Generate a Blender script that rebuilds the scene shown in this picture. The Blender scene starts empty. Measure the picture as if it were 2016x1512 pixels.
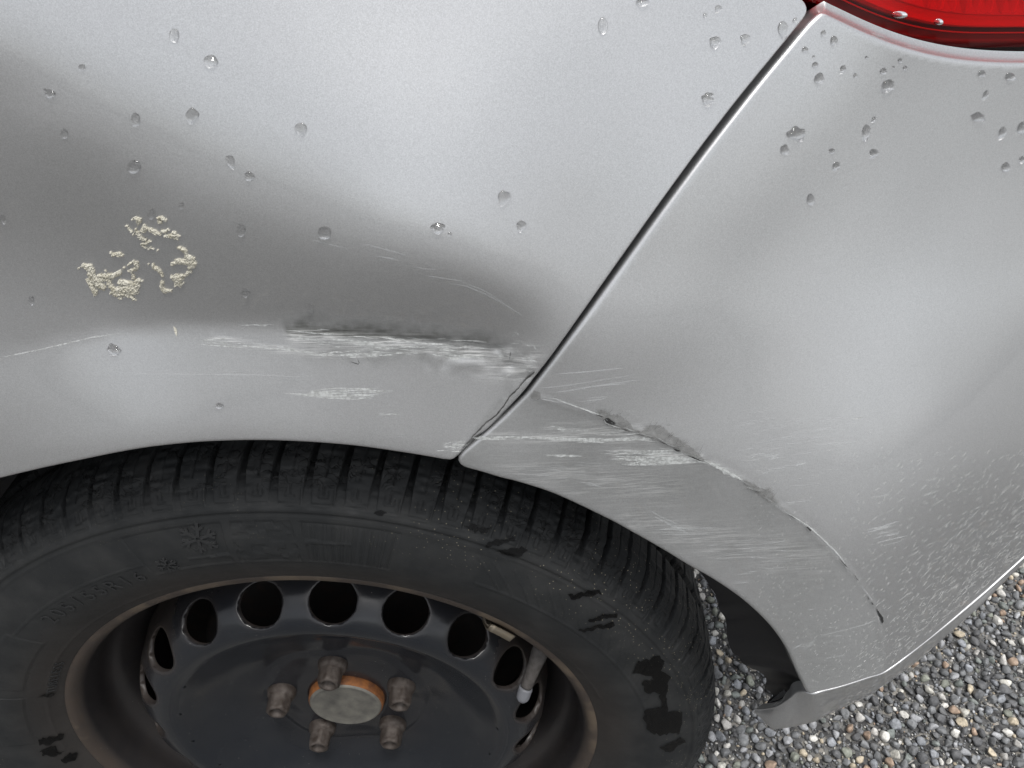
import bpy, bmesh, math, random
import numpy as np
from mathutils import Vector, Matrix
from mathutils.geometry import delaunay_2d_cdt

random.seed(7); rng = np.random.default_rng(7)
S = bpy.context.scene
COL = S.collection
R = math.radians

# ------------------------------------------------------------------ camera
CAM = np.array([.147, -.325, .628]); PITCH = R(37.3); FPX = 1480.0
cd = bpy.data.cameras.new('camera'); cam = bpy.data.objects.new('camera', cd); COL.objects.link(cam)
cam.location = CAM; cam.rotation_euler = (R(90) - PITCH, 0, 0)
cd.sensor_width = 36; cd.lens = FPX / 2016 * 36; cd.clip_start = .02; cd.clip_end = 500
S.camera = cam
# ------------------------------------------------------------------ sky and sun (bright overcast)
SUN_EL, SUN_AZ = R(72), R(155)           # azimuth measured from +y towards +x
w = bpy.data.worlds.new('World'); S.world = w; w.use_nodes = True
nt = w.node_tree; nt.nodes.clear()
sky = nt.nodes.new('ShaderNodeTexSky'); sky.sky_type = 'NISHITA'; sky.sun_disc = False
sky.sun_elevation = SUN_EL; sky.sun_rotation = SUN_AZ; sky.air_density = 1.0; sky.dust_density = 2.6; sky.ozone_density = 1.0
hs = nt.nodes.new('ShaderNodeHueSaturation'); hs.inputs['Saturation'].default_value = .17
bg = nt.nodes.new('ShaderNodeBackground'); bg.inputs['Strength'].default_value = .15
out = nt.nodes.new('ShaderNodeOutputWorld')
tc = nt.nodes.new('ShaderNodeTexCoord'); cn = nt.nodes.new('ShaderNodeTexNoise'); cn.inputs['Scale'].default_value = 3.4; cn.inputs['Detail'].default_value = 4
cr_ = nt.nodes.new('ShaderNodeMapRange'); cr_.inputs[1].default_value = .3; cr_.inputs[2].default_value = .7; cr_.inputs[3].default_value = .70; cr_.inputs[4].default_value = 1.34
cm = nt.nodes.new('ShaderNodeVectorMath'); cm.operation = 'SCALE'      # cloud cover: lighter and darker patches all over the sky
nt.links.new(tc.outputs['Generated'], cn.inputs['Vector']); nt.links.new(cn.outputs['Fac'], cr_.inputs[0]); nt.links.new(cr_.outputs[0], cm.inputs['Scale'])
nt.links.new(sky.outputs[0], hs.inputs['Color']); nt.links.new(hs.outputs[0], cm.inputs[0]); nt.links.new(cm.outputs[0], bg.inputs[0]); nt.links.new(bg.outputs[0], out.inputs[0])
sd = bpy.data.lights.new('sun', 'SUN'); sun = bpy.data.objects.new('sun', sd); COL.objects.link(sun)
sd.energy = 1.5; sd.angle = R(12); sd.color = (1, .97, .93)
sdir = Vector((math.sin(SUN_AZ) * math.cos(SUN_EL), math.cos(SUN_AZ) * math.cos(SUN_EL), math.sin(SUN_EL)))
sun.rotation_euler = sdir.to_track_quat('Z', 'Y').to_euler()
vs = S.view_settings; vs.view_transform = 'Standard'; vs.look = 'None'; vs.exposure = 0.25; vs.gamma = 1.0
vs.use_curve_mapping = False

# ------------------------------------------------------------------ helpers
def link(name, me, mat=None, parent=None):
    o = bpy.data.objects.new(name, me); COL.objects.link(o)
    if mat:
        for m in (mat if isinstance(mat, (list, tuple)) else [mat]): me.materials.append(m)
    if parent: o.parent = parent
    return o
def mesh(name, V, F, mat=None, parent=None, smooth=True, attrs=None):
    me = bpy.data.meshes.new(name)
    me.from_pydata([tuple(map(float, v)) for v in V], [], [tuple(map(int, f)) for f in F]); me.update()
    if smooth: me.polygons.foreach_set('use_smooth', [True] * len(me.polygons))
    for k, a in (attrs or {}).items():
        at = me.attributes.new(k, 'FLOAT', 'POINT'); at.data.foreach_set('value', np.asarray(a, np.float32))
    return link(name, me, mat, parent)
def tag(o, label, cat, group=None, kind=None):
    o['label'] = label; o['category'] = cat
    if group: o['group'] = group
    if kind: o['kind'] = kind
    return o
def empty(name, loc=(0, 0, 0), parent=None):
    o = bpy.data.objects.new(name, None); COL.objects.link(o); o.location = loc; o.empty_display_size = .05
    if parent: o.parent = parent
    return o
def resample(P, step):
    P = np.asarray(P, float); d = np.sqrt((np.diff(P, axis=0) ** 2).sum(1)); s = np.concatenate([[0], np.cumsum(d)])
    n = max(2, int(s[-1] / step) + 1); t = np.linspace(0, s[-1], n)
    return np.stack([np.interp(t, s, P[:, i]) for i in range(P.shape[1])], 1)
def smooth_line(P, n=12):                # Catmull-Rom through the points
    P = np.asarray(P, float); Q = np.vstack([2 * P[0] - P[1], P, 2 * P[-1] - P[-2]]); o = []
    for i in range(1, len(Q) - 2):
        a, b, c, d = Q[i - 1:i + 3]
        for t in np.linspace(0, 1, n, endpoint=False):
            o.append(.5 * (2 * b + (c - a) * t + (2 * a - 5 * b + 4 * c - d) * t * t + (3 * b - a - 3 * c + d) * t ** 3))
    o.append(P[-1]); return np.array(o)
def gauss(A, s):                         # separable blur, edge-padded
    for ax in (0, 1):
        sg = s[ax]
        if sg <= 0: continue
        k = int(3 * sg + 1); g = np.exp(-.5 * (np.arange(-k, k + 1) / sg) ** 2); g /= g.sum()
        pad = [(0, 0), (0, 0)]; pad[ax] = (k, k); B = np.pad(A, pad, mode='edge')
        A = sum(g[i] * np.take(B, range(i, i + A.shape[ax]), axis=ax) for i in range(2 * k + 1))
    return A
def vnoise(X, Y, f, seed=0):             # value noise
    r = np.random.default_rng(seed).random((64, 64))
    x = X * f; y = Y * f; i = np.floor(x).astype(int); j = np.floor(y).astype(int); u = x - i; v = y - j
    u = u * u * (3 - 2 * u); v = v * v * (3 - 2 * v)
    g = lambda a, b: r[a % 64, b % 64]
    return (g(i, j) * (1 - u) + g(i + 1, j) * u) * (1 - v) + (g(i, j + 1) * (1 - u) + g(i + 1, j + 1) * u) * v
def sstep(a, b, x):
    t = np.clip((x - a) / (b - a), 0, 1); return t * t * (3 - 2 * t)

# node shorthand
class NT:
    def __init__(s, name):
        s.m = bpy.data.materials.new(name); s.m.use_nodes = True; s.t = s.m.node_tree
        s.b = s.t.nodes['Principled BSDF']; s.out = s.t.nodes['Material Output']
    def n(s, typ, **kw):
        o = s.t.nodes.new('ShaderNode' + typ)
        for k, v in kw.items():
            if k in o.inputs: s.set(o.inputs[k], v)
            else: setattr(o, k, v)
        return o
    def set(s, i, v):
        if hasattr(v, 'is_output') or isinstance(v, bpy.types.NodeSocket): s.t.links.new(v, i)
        else: i.default_value = v
    def p(s, **kw):
        for k, v in kw.items(): s.set(s.b.inputs[k.replace('_', ' ')], v)
        return s
    def pos(s): return s.n('NewGeometry').outputs['Position']
    def attr(s, name): return s.n('Attribute', attribute_name=name).outputs['Fac']
    def scale(s, v, x): 
        o = s.n('VectorMath', operation='MULTIPLY'); s.set(o.inputs[0], v); o.inputs[1].default_value = x; return o.outputs[0]
    def noise(s, sc, det=3, vec=None, rough=.55):
        o = s.n('TexNoise'); o.inputs['Scale'].default_value = sc; o.inputs['Detail'].default_value = det; o.inputs['Roughness'].default_value = rough
        s.set(o.inputs['Vector'], vec if vec is not None else s.pos()); return o.outputs['Fac']
    def ramp(s, f, *st):
        o = s.n('ValToRGB'); s.set(o.inputs[0], f); e = o.color_ramp.elements
        while len(e) < len(st): e.new(.5)
        for q, (p, c) in zip(e, st):
            q.position = p; q.color = (c, c, c, 1) if np.isscalar(c) else (*c, 1)
        return o.outputs[0]
    def mix(s, f, a, b, mode='MIX'):
        o = s.n('Mix', data_type='RGBA', blend_type=mode); s.set(o.inputs[0], f)
        for i, v in ((6, a), (7, b)):
            s.set(o.inputs[i], v if isinstance(v, bpy.types.NodeSocket) else (*v, 1) if not np.isscalar(v) else (v, v, v, 1))
        return o.outputs[2]
    def math(s, op, a, b=0, clamp=False):
        o = s.n('Math', operation=op); o.use_clamp = clamp; s.set(o.inputs[0], a); s.set(o.inputs[1], b); return o.outputs[0]
    def bump(s, h, st=.3, dist=.001):
        o = s.n('Bump'); o.inputs['Strength'].default_value = st; o.inputs['Distance'].default_value = dist; s.set(o.inputs['Height'], h)
        return o.outputs[0]

# ------------------------------------------------------------------ materials
def m_paint():
    k = NT('silver_paint'); P = k.pos()
    vor = k.n('TexVoronoi'); vor.inputs['Scale'].default_value = 2600; k.set(vor.inputs['Vector'], P)
    grain = k.mix(k.math('MULTIPLY', vor.outputs['Color'], 1), .80, 1.06)
    base = k.mix(1.0, (.60, .607, .612), grain, 'MULTIPLY')
    # colour clouding of real flake paint
    base = k.mix(k.ramp(k.noise(14, 2), (.4, 0), (.65, .10)), base, (.60, .585, .60))
    gr = k.attr('grime_tint')
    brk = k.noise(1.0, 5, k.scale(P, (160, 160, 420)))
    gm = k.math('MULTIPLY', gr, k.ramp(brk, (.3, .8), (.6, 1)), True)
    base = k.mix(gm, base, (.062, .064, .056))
    sc = k.attr('scuff')
    st = k.noise(1.0, 6, k.scale(P, (45, 45, 1500)), .7)
    sm = k.math('MULTIPLY', sc, k.ramp(st, (.47, 0), (.66, 1)), True)
    base = k.mix(sm, base, (.74, .745, .73))
    k.p(Base_Color=base, Metallic=k.math('MULTIPLY', k.math('SUBTRACT', k.math('SUBTRACT', 1, sm, True), k.math('MULTIPLY', gm, .8), True), .86),
        Roughness=k.math('ADD', .35, k.math('MULTIPLY', k.math('ADD', gm, sm), .25)), Coat_Weight=k.math('SUBTRACT', 1, k.math('MAXIMUM', sm, gm), True), Coat_Roughness=.02, Coat_IOR=1.65)
    nb = k.bump(k.math('ADD', k.noise(900, 1), k.math('MULTIPLY', st, k.math('MULTIPLY', sc, 3.))), .06, .0006)
    k.p(Normal=nb); k.set(k.b.inputs['Coat Normal'], k.bump(k.noise(90, 1), .03, .0010))
    return k.m
def m_simple(name, col, rough=.5, metal=0, coat=0, nz=None, bump=None, alpha=1):
    k = NT(name); base = (*col, 1)
    if nz:
        sc, c2, a, b = nz; base = k.mix(k.ramp(k.noise(sc, 5), (a, 0), (b, 1)), col, c2)
    k.p(Base_Color=base, Roughness=rough, Metallic=metal, Coat_Weight=coat)
    if alpha < 1: k.p(Alpha=alpha)
    if bump: k.p(Normal=k.bump(k.noise(bump[0], 4), bump[1], bump[2]))
    return k.m
def m_rubber():
    k = NT('tyre_rubber'); P = k.pos()
    dust = k.ramp(k.noise(35, 5), (.42, 0), (.75, 1)); d2 = k.ramp(k.noise(9, 3), (.35, 0), (.7, 1))
    rim = k.attr('rimdust')
    base = k.mix(k.math('MULTIPLY', dust, .55), (.017, .0185, .0195), (.048, .048, .047))
    base = k.mix(k.math('MULTIPLY', rim, k.math('ADD', .35, k.math('MULTIPLY', d2, .45))), base, (.040, .033, .028))
    vor = k.n('TexVoronoi'); vor.inputs['Scale'].default_value = 430; k.set(vor.inputs['Vector'], P)
    sp = k.math('LESS_THAN', vor.outputs['Distance'], .16); pick = k.math('GREATER_THAN', k.n('SeparateColor', Color=vor.outputs['Color']).outputs[0], .55)
    spk = k.math('MULTIPLY', k.math('MULTIPLY', sp, pick), k.math('MULTIPLY', k.attr('sand'), k.ramp(k.noise(25, 3), (.42, 0), (.55, 1))), True)
    base = k.mix(spk, base, (.30, .27, .20))
    cr = k.n('TexVoronoi', feature='DISTANCE_TO_EDGE'); cr.inputs['Scale'].default_value = 1.
    k.set(cr.inputs['Vector'], k.mix(.12, k.scale(P, (110, 200, 260)), k.scale(k.n('TexNoise', Scale=90., Vector=P).outputs['Color'], (30, 30, 30))))
    crk = k.math('MULTIPLY', k.math('MULTIPLY', k.ramp(cr.outputs['Distance'], (.0, 1), (.09, 0)), k.attr('crack')), k.ramp(k.noise(40, 2), (.45, 0), (.55, 1)))
    base = k.mix(crk, base, (.004, .004, .004))
    h = k.math('ADD', k.math('MULTIPLY', k.noise(420, 3), .5), k.math('MULTIPLY', crk, -3))
    k.p(Base_Color=base, Roughness=k.ramp(k.noise(60, 3), (.3, .62), (.7, .8)), Specular_IOR_Level=.35, Normal=k.bump(h, .35, .0006))
    return k.m
def m_rim():
    k = NT('dusty_black_steel'); P = k.pos()
    g = k.attr('dusty')
    n1 = k.ramp(k.noise(28, 5), (.35, 0), (.7, 1)); n2 = k.noise(1.0, 5, k.scale(P, (60, 60, 60)), .7)
    base = k.mix(k.math('MULTIPLY', n1, .5), (.012, .0145, .019), (.022, .024, .027))
    dm = k.math('MULTIPLY', g, k.math('ADD', .45, k.math('MULTIPLY', n2, .9)), True)
    base = k.mix(dm, base, (.058, .043, .033))
    base = k.mix(k.math('MULTIPLY', k.ramp(g, (.8, 0), (.95, 1)), k.ramp(k.noise(16, 4), (.50, 0), (.60, .8))), base, (.125, .095, .066))
    vor = k.n('TexVoronoi'); vor.inputs['Scale'].default_value = 420; k.set(vor.inputs['Vector'], P)
    pick = k.math('GREATER_THAN', k.n('SeparateColor', Color=vor.outputs['Color']).outputs[0], .9)
    sp = k.math('MULTIPLY', k.math('LESS_THAN', vor.outputs['Distance'], .13), pick)
    base = k.mix(k.math('MULTIPLY', sp, k.ramp(k.noise(30, 3), (.4, 0), (.6, .8))), base, (.22, .21, .19))
    k.p(Base_Color=base, Roughness=k.math('ADD', .17, k.math('MULTIPLY', dm, .5), True), Specular_IOR_Level=.5, Normal=k.bump(k.noise(160, 4), .12, .0008))
    return k.m
def m_glass_red():
    k = NT('red_lens_plastic'); t = k.t
    tr = k.n('BsdfTransparent'); tr.inputs[0].default_value = (1, .008, .03, 1)
    gl = k.n('BsdfGlossy'); gl.inputs['Roughness'].default_value = .02
    fr = k.n('Fresnel'); fr.inputs[0].default_value = 1.3
    mx = k.n('MixShader'); t.links.new(fr.outputs[0], mx.inputs[0]); t.links.new(tr.outputs[0], mx.inputs[1]); t.links.new(gl.outputs[0], mx.inputs[2])
    t.links.new(mx.outputs[0], k.out.inputs[0]); return k.m
def m_water():
    k = NT('water'); k.p(Base_Color=(1, 1, 1, 1), Roughness=0.0, IOR=1.33, Transmission_Weight=1.0); return k.m
def m_pebble():
    k = NT('pebble_stone'); c = k.n('Attribute', attribute_name='tint').outputs['Color']
    n = k.noise(260, 5); n2 = k.noise(900, 2)
    base = k.mix(1., c, k.ramp(n, (.3, .62), (.7, 1.2)), 'MULTIPLY')
    base = k.mix(k.ramp(n2, (.62, 0), (.7, .35)), base, (.09, .09, .09))
    k.p(Base_Color=base, Roughness=.55, Specular_IOR_Level=.4, Normal=k.bump(k.noise(350, 4), .3, .001)); return k.m
def m_ground():
    k = NT('dark_grit'); P = k.pos()
    v = k.n('TexVoronoi'); v.inputs['Scale'].default_value = 170; k.set(v.inputs['Vector'], P)
    f = k.n('SeparateColor', Color=v.outputs['Color'])
    near = k.ramp(f.outputs[0], (.0, (.04, .04, .041)), (.5, (.11, .11, .11)), (.8, (.2, .198, .19)), (.93, (.24, .225, .195)), (1, (.42, .40, .37)))
    dist = k.n('VectorMath', operation='LENGTH'); k.set(dist.inputs[0], P)
    far = k.ramp(k.noise(3, 6), (.3, (.19, .188, .185)), (.7, (.25, .247, .24)))
    base = k.mix(k.ramp(k.math('MULTIPLY', dist.outputs['Value'], .2), (.75, 0), (1., 1)), near, far)
    k.p(Base_Color=base, Roughness=.75, Normal=k.bump(k.math('SUBTRACT', 1, v.outputs['Distance']), .6, .004)); return k.m

PAINT = m_paint(); RUBBER = m_rubber(); RIM = m_rim(); WATER = m_water(); LENS = m_glass_red(); PEB = m_pebble(); GRIT = m_ground()
BLACK = m_simple('black_plastic', (.006, .006, .0075), .55, bump=(300, .2, .0005))
SCUFF = m_simple('white_paint_transfer', (.66, .68, .67), .7, nz=(600, (.42, .43, .42), .4, .62), alpha=.7)
SCUFF_AND_HIGHLIGHT = m_simple('faint_scratch_and_highlight', (.62, .64, .64), .6, alpha=.38)
FLECKS = m_simple('painted_gravel_reflection', (.68, .685, .675), .8, nz=(300, (.56, .56, .54), .4, .65), alpha=.32)  # pale colour of the painted gravel reflection on the bumper
PRIMER = m_simple('bare_grey_plastic', (.27, .27, .262), .75, nz=(500, (.17, .17, .165), .35, .65), bump=(700, .6, .0008), alpha=.42)
DARKPL = m_simple('dark_bare_plastic', (.018, .018, .018), .8)
FOLD = m_simple('bent_bare_metal_edge', (.24, .24, .235), .45, .5, nz=(220, (.13, .13, .125), .4, .6), bump=(300, .5, .0012))
CRUST = m_simple('cream_crust', (.62, .60, .52), .9, nz=(300, (.47, .445, .36), .4, .65), bump=(1300, .5, .0005))
RUST = m_simple('rusty_steel', (.24, .088, .022), .75, nz=(140, (.10, .038, .015), .35, .7), bump=(420, .5, .001))
CAPM = m_simple('weathered_cap_metal', (.20, .192, .165), .6, .3, nz=(90, (.115, .11, .10), .35, .7), bump=(300, .25, .0006))
BOLTM = m_simple('dusty_bolt_steel', (.082, .069, .061), .6, .35, nz=(200, (.036, .026, .02), .35, .7), bump=(600, .5, .0008))
DRUM = m_simple('rusty_brake', (.007, .005, .0045), .8, nz=(70, (.022, .011, .007), .5, .75))
WEIGHT = m_simple('zinc_weight', (.16, .14, .11), .5, .4, nz=(200, (.17, .14, .10), .4, .65))
STEM = m_simple('dusty_valve_rubber', (.075, .068, .064), .75, nz=(300, (.045, .04, .036), .4, .65))
VCAP = m_simple('grey_valve_cap', (.16, .165, .18), .5)
WET = m_simple('wet_film', (.0015, .0015, .0018), .30, nz=(500, (.003, .003, .003), .4, .6)); WET.node_tree.nodes['Principled BSDF'].inputs['Specular IOR Level'].default_value = .18; WET.node_tree.nodes['Principled BSDF'].inputs['Alpha'].default_value = .82
EMB = m_simple('embossed_rubber', (.021, .022, .023), .6)
REFW = m_simple('lamp_reflector', (.96, .96, .96), .3, .15)
REFD = m_simple('lamp_housing', (.82, .82, .82), .45, .1)
REFK = m_simple('lamp_rear_shell', (.26, .22, .22), .4)

# ------------------------------------------------------------------ picture rays (for measuring outlines on the real surfaces)
cp, sp_ = math.cos(PITCH), math.sin(PITCH)
def rays(Q):
    Q = np.atleast_2d(np.asarray(Q, float)); a = (Q[:, 0] - 1008) / FPX; b = -(Q[:, 1] - 756) / FPX
    return np.stack([a, cp + b * sp_, -sp_ + b * cp], 1)
def project(P):
    d = P - CAM; wv = d[..., 1] * cp - d[..., 2] * sp_; up = d[..., 1] * sp_ + d[..., 2] * cp
    return 1008 + FPX * d[..., 0] / wv, 756 - FPX * up / wv
def at_y(Q, y):
    d = rays(Q); return CAM + d * ((np.asarray(y) - CAM[1]) / d[:, 1])[:, None]

# ------------------------------------------------------------------ body surface y(x, z): slopes first, then integrated
GX = np.arange(-.30, .801, .002); GZ = np.arange(.0, .661, .002)
MX, MZ = np.meshgrid(GX, GZ, indexing='ij')
cols = np.array([-150, 0, 150, 300, 450, 600, 750, 850, 950, 1000, 1050, 1100, 1200, 1350, 1500, 1650, 1800, 1950, 2150.])
UP = {-100: [190, 192, 198, 200, 202, 205, 207, 208, 208, 208, 208, 210, 210, 207, 205, 203, 203, 203, 203],
 0: [182, 187, 195, 200, 202, 206, 208, 208, 208, 208, 208, 210, 210, 207, 203, 202, 202, 202, 202],
 100: [160, 165, 180, 192, 198, 203, 206, 207, 206, 206, 206, 206, 205, 203, 200, 200, 200, 200, 200],
 155: [126, 130, 158, 180, 192, 200, 204, 206, 205, 204, 203, 202, 200, 198, 197, 197, 197, 197, 197],
 210: [134, 136, 143, 165, 185, 196, 203, 205, 205, 203, 202, 200, 198, 196, 195, 195, 195, 195, 195],
 300: [126, 125, 120, 138, 165, 182, 196, 200, 200, 200, 199, 197, 194, 192, 190, 190, 190, 190, 190],
 400: [115, 118, 115, 120, 140, 160, 180, 188, 192, 193, 192, 190, 188, 188, 188, 188, 188, 188, 188],
 450: [118, 118, 113, 115, 125, 140, 160, 168, 180, 186, 190, 190, 187, 187, 187, 187, 187, 187, 187],
 500: [125, 123, 117, 113, 116, 122, 132, 140, 160, 175, 185, 188, 186, 186, 186, 186, 186, 186, 186],
 550: [132, 128, 120, 114, 112, 113, 113, 112, 122, 146, 175, 185, 185, 185, 185, 185, 185, 185, 185],
 600: [140, 136, 126, 116, 111, 108, 106, 103, 104, 112, 140, 176, 184, 184, 184, 184, 184, 184, 184],
 650: [150, 146, 135, 120, 112, 106, 104, 103, 104, 108, 125, 160, 178, 180, 180, 180, 180, 180, 180],
 700: [155, 150, 140, 125, 112, 106, 104, 105, 112, 120, 138, 155, 165, 170, 170, 170, 170, 170, 170],
 800: [155, 150, 140, 125, 112, 106, 104, 105, 112, 120, 138, 150, 155, 155, 155, 155, 155, 155, 155]}
LO = {640: [156, 160, 165, 166, 162, 156, 150, 143, 140, 140] + [140] * 9,
 700: [160, 164, 167, 166, 162, 156, 149, 143, 140, 140] + [140] * 9,
 760: [168, 170, 170, 168, 164, 157, 151, 145, 142, 142] + [142] * 9,
 830: [156, 157, 158, 157, 155, 153, 149, 145, 142, 142] + [142] * 9,
 900: [150, 151, 152, 152, 151, 150, 147, 144, 142, 142] + [142] * 9,
 1000: [142] * 19}
BU = {-100: [186] * 19, 100: [186] * 19, 200: [187] * 19, 300: [187] * 19, 400: [188] * 15 + [187, 187, 189, 190], 500: [189] * 15 + [188, 188, 190, 192], 600: [184] * 12 + [189, 192, 193, 191, 191, 193, 194],
 700: [166] * 12 + [172, 183, 188, 188, 186, 182, 178], 760: [160] * 12 + [166, 177, 186, 186, 183, 177, 172], 820: [156] * 12 + [160, 170, 182, 184, 179, 169, 162],
 900: [150] * 13 + [163, 178, 178, 163, 146, 140], 1000: [148] * 13 + [158, 166, 158, 138, 128, 124], 1100: [146] * 14 + [154, 142, 130, 122, 118], 1200: [142] * 14 + [142, 134, 128, 120, 116], 1350: [138] * 15 + [132, 126, 120, 116]}
BL = {700: [136] * 19, 900: [133] * 19, 1000: [131] * 19, 1150: [130] * 19, 1300: [129] * 19, 1500: [130] * 19}
def grid_interp(T, px, py):
    rows = np.array(sorted(T)); A = np.array([T[r] for r in rows], float)
    i = np.clip(np.searchsorted(cols, px) - 1, 0, len(cols) - 2); j = np.clip(np.searchsorted(rows, py) - 1, 0, len(rows) - 2)
    u = np.clip((px - cols[i]) / (cols[i + 1] - cols[i]), 0, 1); v = np.clip((py - rows[j]) / (rows[j + 1] - rows[j]), 0, 1)
    return (A[j, i] * (1 - u) + A[j, i + 1] * u) * (1 - v) + (A[j + 1, i] * (1 - u) + A[j + 1, i + 1] * u) * v
LMAP = ([95, 103, 110, 120, 135, 150, 165, 175, 185, 195, 205, 212], [-68, -60, -50, -38, -23, -15, -7, -1, 6, 14, 24, 34])
def tone_to_slope(L, py):                # mirror direction a facet of that tone must have, halved with the viewing ray
    ray = np.degrees(PITCH) + np.degrees(np.arctan((py - 756) / FPX))
    return (np.interp(L, *LMAP) + ray) / 2
CR_P = np.array([(-200, 745), (-60, 718), (0, 705), (70, 688), (140, 674), (250, 655), (340, 647), (420, 644), (540, 645), (640, 652), (740, 664), (850, 682), (940, 700), (1040, 730), (1200, 760), (2200, 760)], float)
CR_B = np.array([(-200, 760), (1040, 783), (1060, 783), (1112, 791), (1154, 806), (1188, 823), (1248, 848), (1298, 863), (1347, 893), (1387, 907), (1459, 943), (1530, 998), (1585, 1033), (1638, 1080), (1680, 1131), (1707, 1170), (1724, 1195), (1734, 1217), (1739, 1261), (1742, 1325), (1746, 1500), (1752, 3000)], float)
ARCH_R = .372
Z0 = np.sqrt(np.maximum(ARCH_R ** 2 - GX ** 2, .0001)); Z0 = np.maximum(Z0, .18)
FX = np.interp(GX, [-.3, .11, .20, .28, .315, .334, .36, .39, .414, .454, .525, .6, .8], [-.035, -.035, -.043, -.056, -.0625, -.0645, -.059, -.049, -.034, -.008, .040, .093, .25])
def integrate(tanf, zref, yref):
    c = np.cumsum(tanf, axis=1) * .002
    cr = np.array([np.interp(zref[i], GZ, c[i]) for i in range(len(GX))])
    return yref[:, None] + c - cr[:, None]
def relax(t, Y, lam=.02, k=2, plan=None, seam=None):            # least-squares surface: keeps the vertical slopes, evens out the lengthwise ones
    lam = np.interp(GZ[::k], [.44, .47, .51, .55], [0, 0, .4, .8])[None, :] * sstep(-.12, .10, GX[::k])[:, None] + lam
    lam = (lam if plan is None else .6) * np.ones_like(t[::k, ::k]); lamx = lam[1:]
    q = t[::k, ::k]; h = .002 * k; y = Y[::k, ::k].copy(); zz = GZ[::k]; z0 = Z0[::k]; fx = FX[::k]
    mu = 60 * np.exp(-((zz[None, :] - z0[:, None]) / .006) ** 2)
    if plan is not None: mu = mu * np.interp(GX[::k], [.10, .16, .32, .35], [1, .001, .0008, .0015])[:, None]
    b = np.zeros_like(y)
    b[:, :-1] -= q[:, :-1] / h; b[:, 1:] += q[:, :-1] / h; b += mu * fx[:, None] / 1e-2
    if plan is not None: g = plan[::k, ::k][:-1]; b[:-1] -= lamx * g / h; b[1:] += lamx * g / h
    SC = np.zeros_like(y)
    if seam is not None:
        SC = 400 * np.exp(-((GX[::k][:, None] - seam[0][::k][None, :]) / .006) ** 2) * ((zz > .38) & (zz < .60))[None, :] / 1e-2; b += SC * (seam[1][::k, ::k] + .0008)
    def A(u):
        o = (mu / 1e-2 + SC) * u; d = (u[:, 1:] - u[:, :-1]) / h ** 2; o[:, :-1] -= d; o[:, 1:] += d
        d = lamx * (u[1:] - u[:-1]) / h ** 2; o[:-1] -= d; o[1:] += d; return o
    D = mu / 1e-2 + SC + (2 + 2 * lam) / h ** 2; r = b - A(y); zc = r / D; p = zc.copy(); rz = (r * zc).sum()
    for _ in range(1100):
        Ap = A(p); al = rz / (p * Ap).sum(); y += al * p; r -= al * Ap; zc = r / D; rn = (r * zc).sum(); p = zc + rn / rz * p; rz = rn
    xi = np.arange(len(GX)) / k; zi = np.arange(len(GZ)) / k
    y = np.stack([np.interp(xi, np.arange(y.shape[0]), y[:, j]) for j in range(y.shape[1])], 1)
    y = np.stack([np.interp(zi, np.arange(y.shape[1]), y[i]) for i in range(y.shape[0])], 0)
    return gauss(y, (1.5, 1.5))
LMAPB = ([122, 131, 138, 143, 150, 160, 170, 180, 190, 200], [-34, -26, -21, -17, -13, -9, -6, -2, 3, 9])
def facing(L, px, py, gx):               # same, for a surface that also turns rearwards by gx = dy/dx
    a = (px - 1008) / FPX; b = -(py - 756) / FPX; d = np.stack([a, cp + b * sp_, -sp_ + b * cp], -1); d /= np.linalg.norm(d, axis=-1, keepdims=True)
    want = np.sin(np.radians(np.interp(L, *LMAPB))); lo = np.full(L.shape, -.3); hi = np.full(L.shape, 1.)
    for _ in range(22):
        m = (lo + hi) / 2; k = np.sqrt(gx ** 2 + 1 + m ** 2); dn = (d[..., 0] * gx - d[..., 1] + d[..., 2] * m) / k; up = d[..., 2] - 2 * dn * m / k > want
        hi = np.where(up, m, hi); lo = np.where(up, lo, m)
    return np.degrees(np.arctan(m))
def make_field(kind):
    Y = np.interp(MZ, [.0, .36, .57], [-.035, -.035, .03])
    for it in range(4):
        px, py = project(np.stack([MX, Y, MZ], -1))
        if kind == 'panel':
            pyc = np.clip(py, -150, 950)
            nu = tone_to_slope(grid_interp(UP, px, pyc), pyc); nl = tone_to_slope(grid_interp(LO, px, pyc), pyc)
            cr = CR_P; wd = 7
            wd = np.interp(px, [200, 420, 600, 1000], [3, 7, 13, 18])
        else:
            pyc = np.clip(py, -150, 1400); pxc = np.clip(px, 600, 2300); gx_ = PLAN; nu = facing(grid_interp(BU, px, pyc) + np.interp(px, [1150, 1350, 1600], [0, 3, 5]), pxc, pyc, gx_); nu = np.minimum(nu, 26); nl = facing(grid_interp(BL, px, pyc), pxc, pyc, gx_); cr = CR_B; wd = 5
        nu = gauss(nu, (3.0, 3.0)); nl = gauss(nl, (4, 4))
        wob = (vnoise(MX, MZ, 22, 91) - .5) * 5 + (vnoise(MX, MZ, 45, 92) - .5) * 3; wob = gauss(wob, (4, 4)) * (1 if kind == 'panel' else .16); nu = nu + wob; nl = nl + wob * .6
        m = 1 / (1 + np.exp(-np.clip((py - np.interp(px, cr[:, 0], cr[:, 1])) / (wd * .5), -30, 30)))
        t = np.tan(np.radians(nu * (1 - m) + nl * m))
        Y = integrate(t, Z0, FX)
        if kind == 'bumper':
            Y = relax(t, Y, plan=PLAN, seam=SEAMC)
        else:
            Y = relax(t, Y)
    return Y
YP = make_field('panel')
def fair(P, lo, hi):                     # take the measuring jitter out of a nearly straight run
    m = (P[:, 1] > lo) & (P[:, 1] < hi); c = np.polyfit(P[m, 1], P[m, 0], 3); P = P.copy(); w_ = np.clip(np.minimum(P[:, 1] - lo, hi - P[:, 1]) / 40, 0, 1); P[:, 0] += (np.polyval(c, P[:, 1]) - P[:, 0]) * w_; return P
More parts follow.
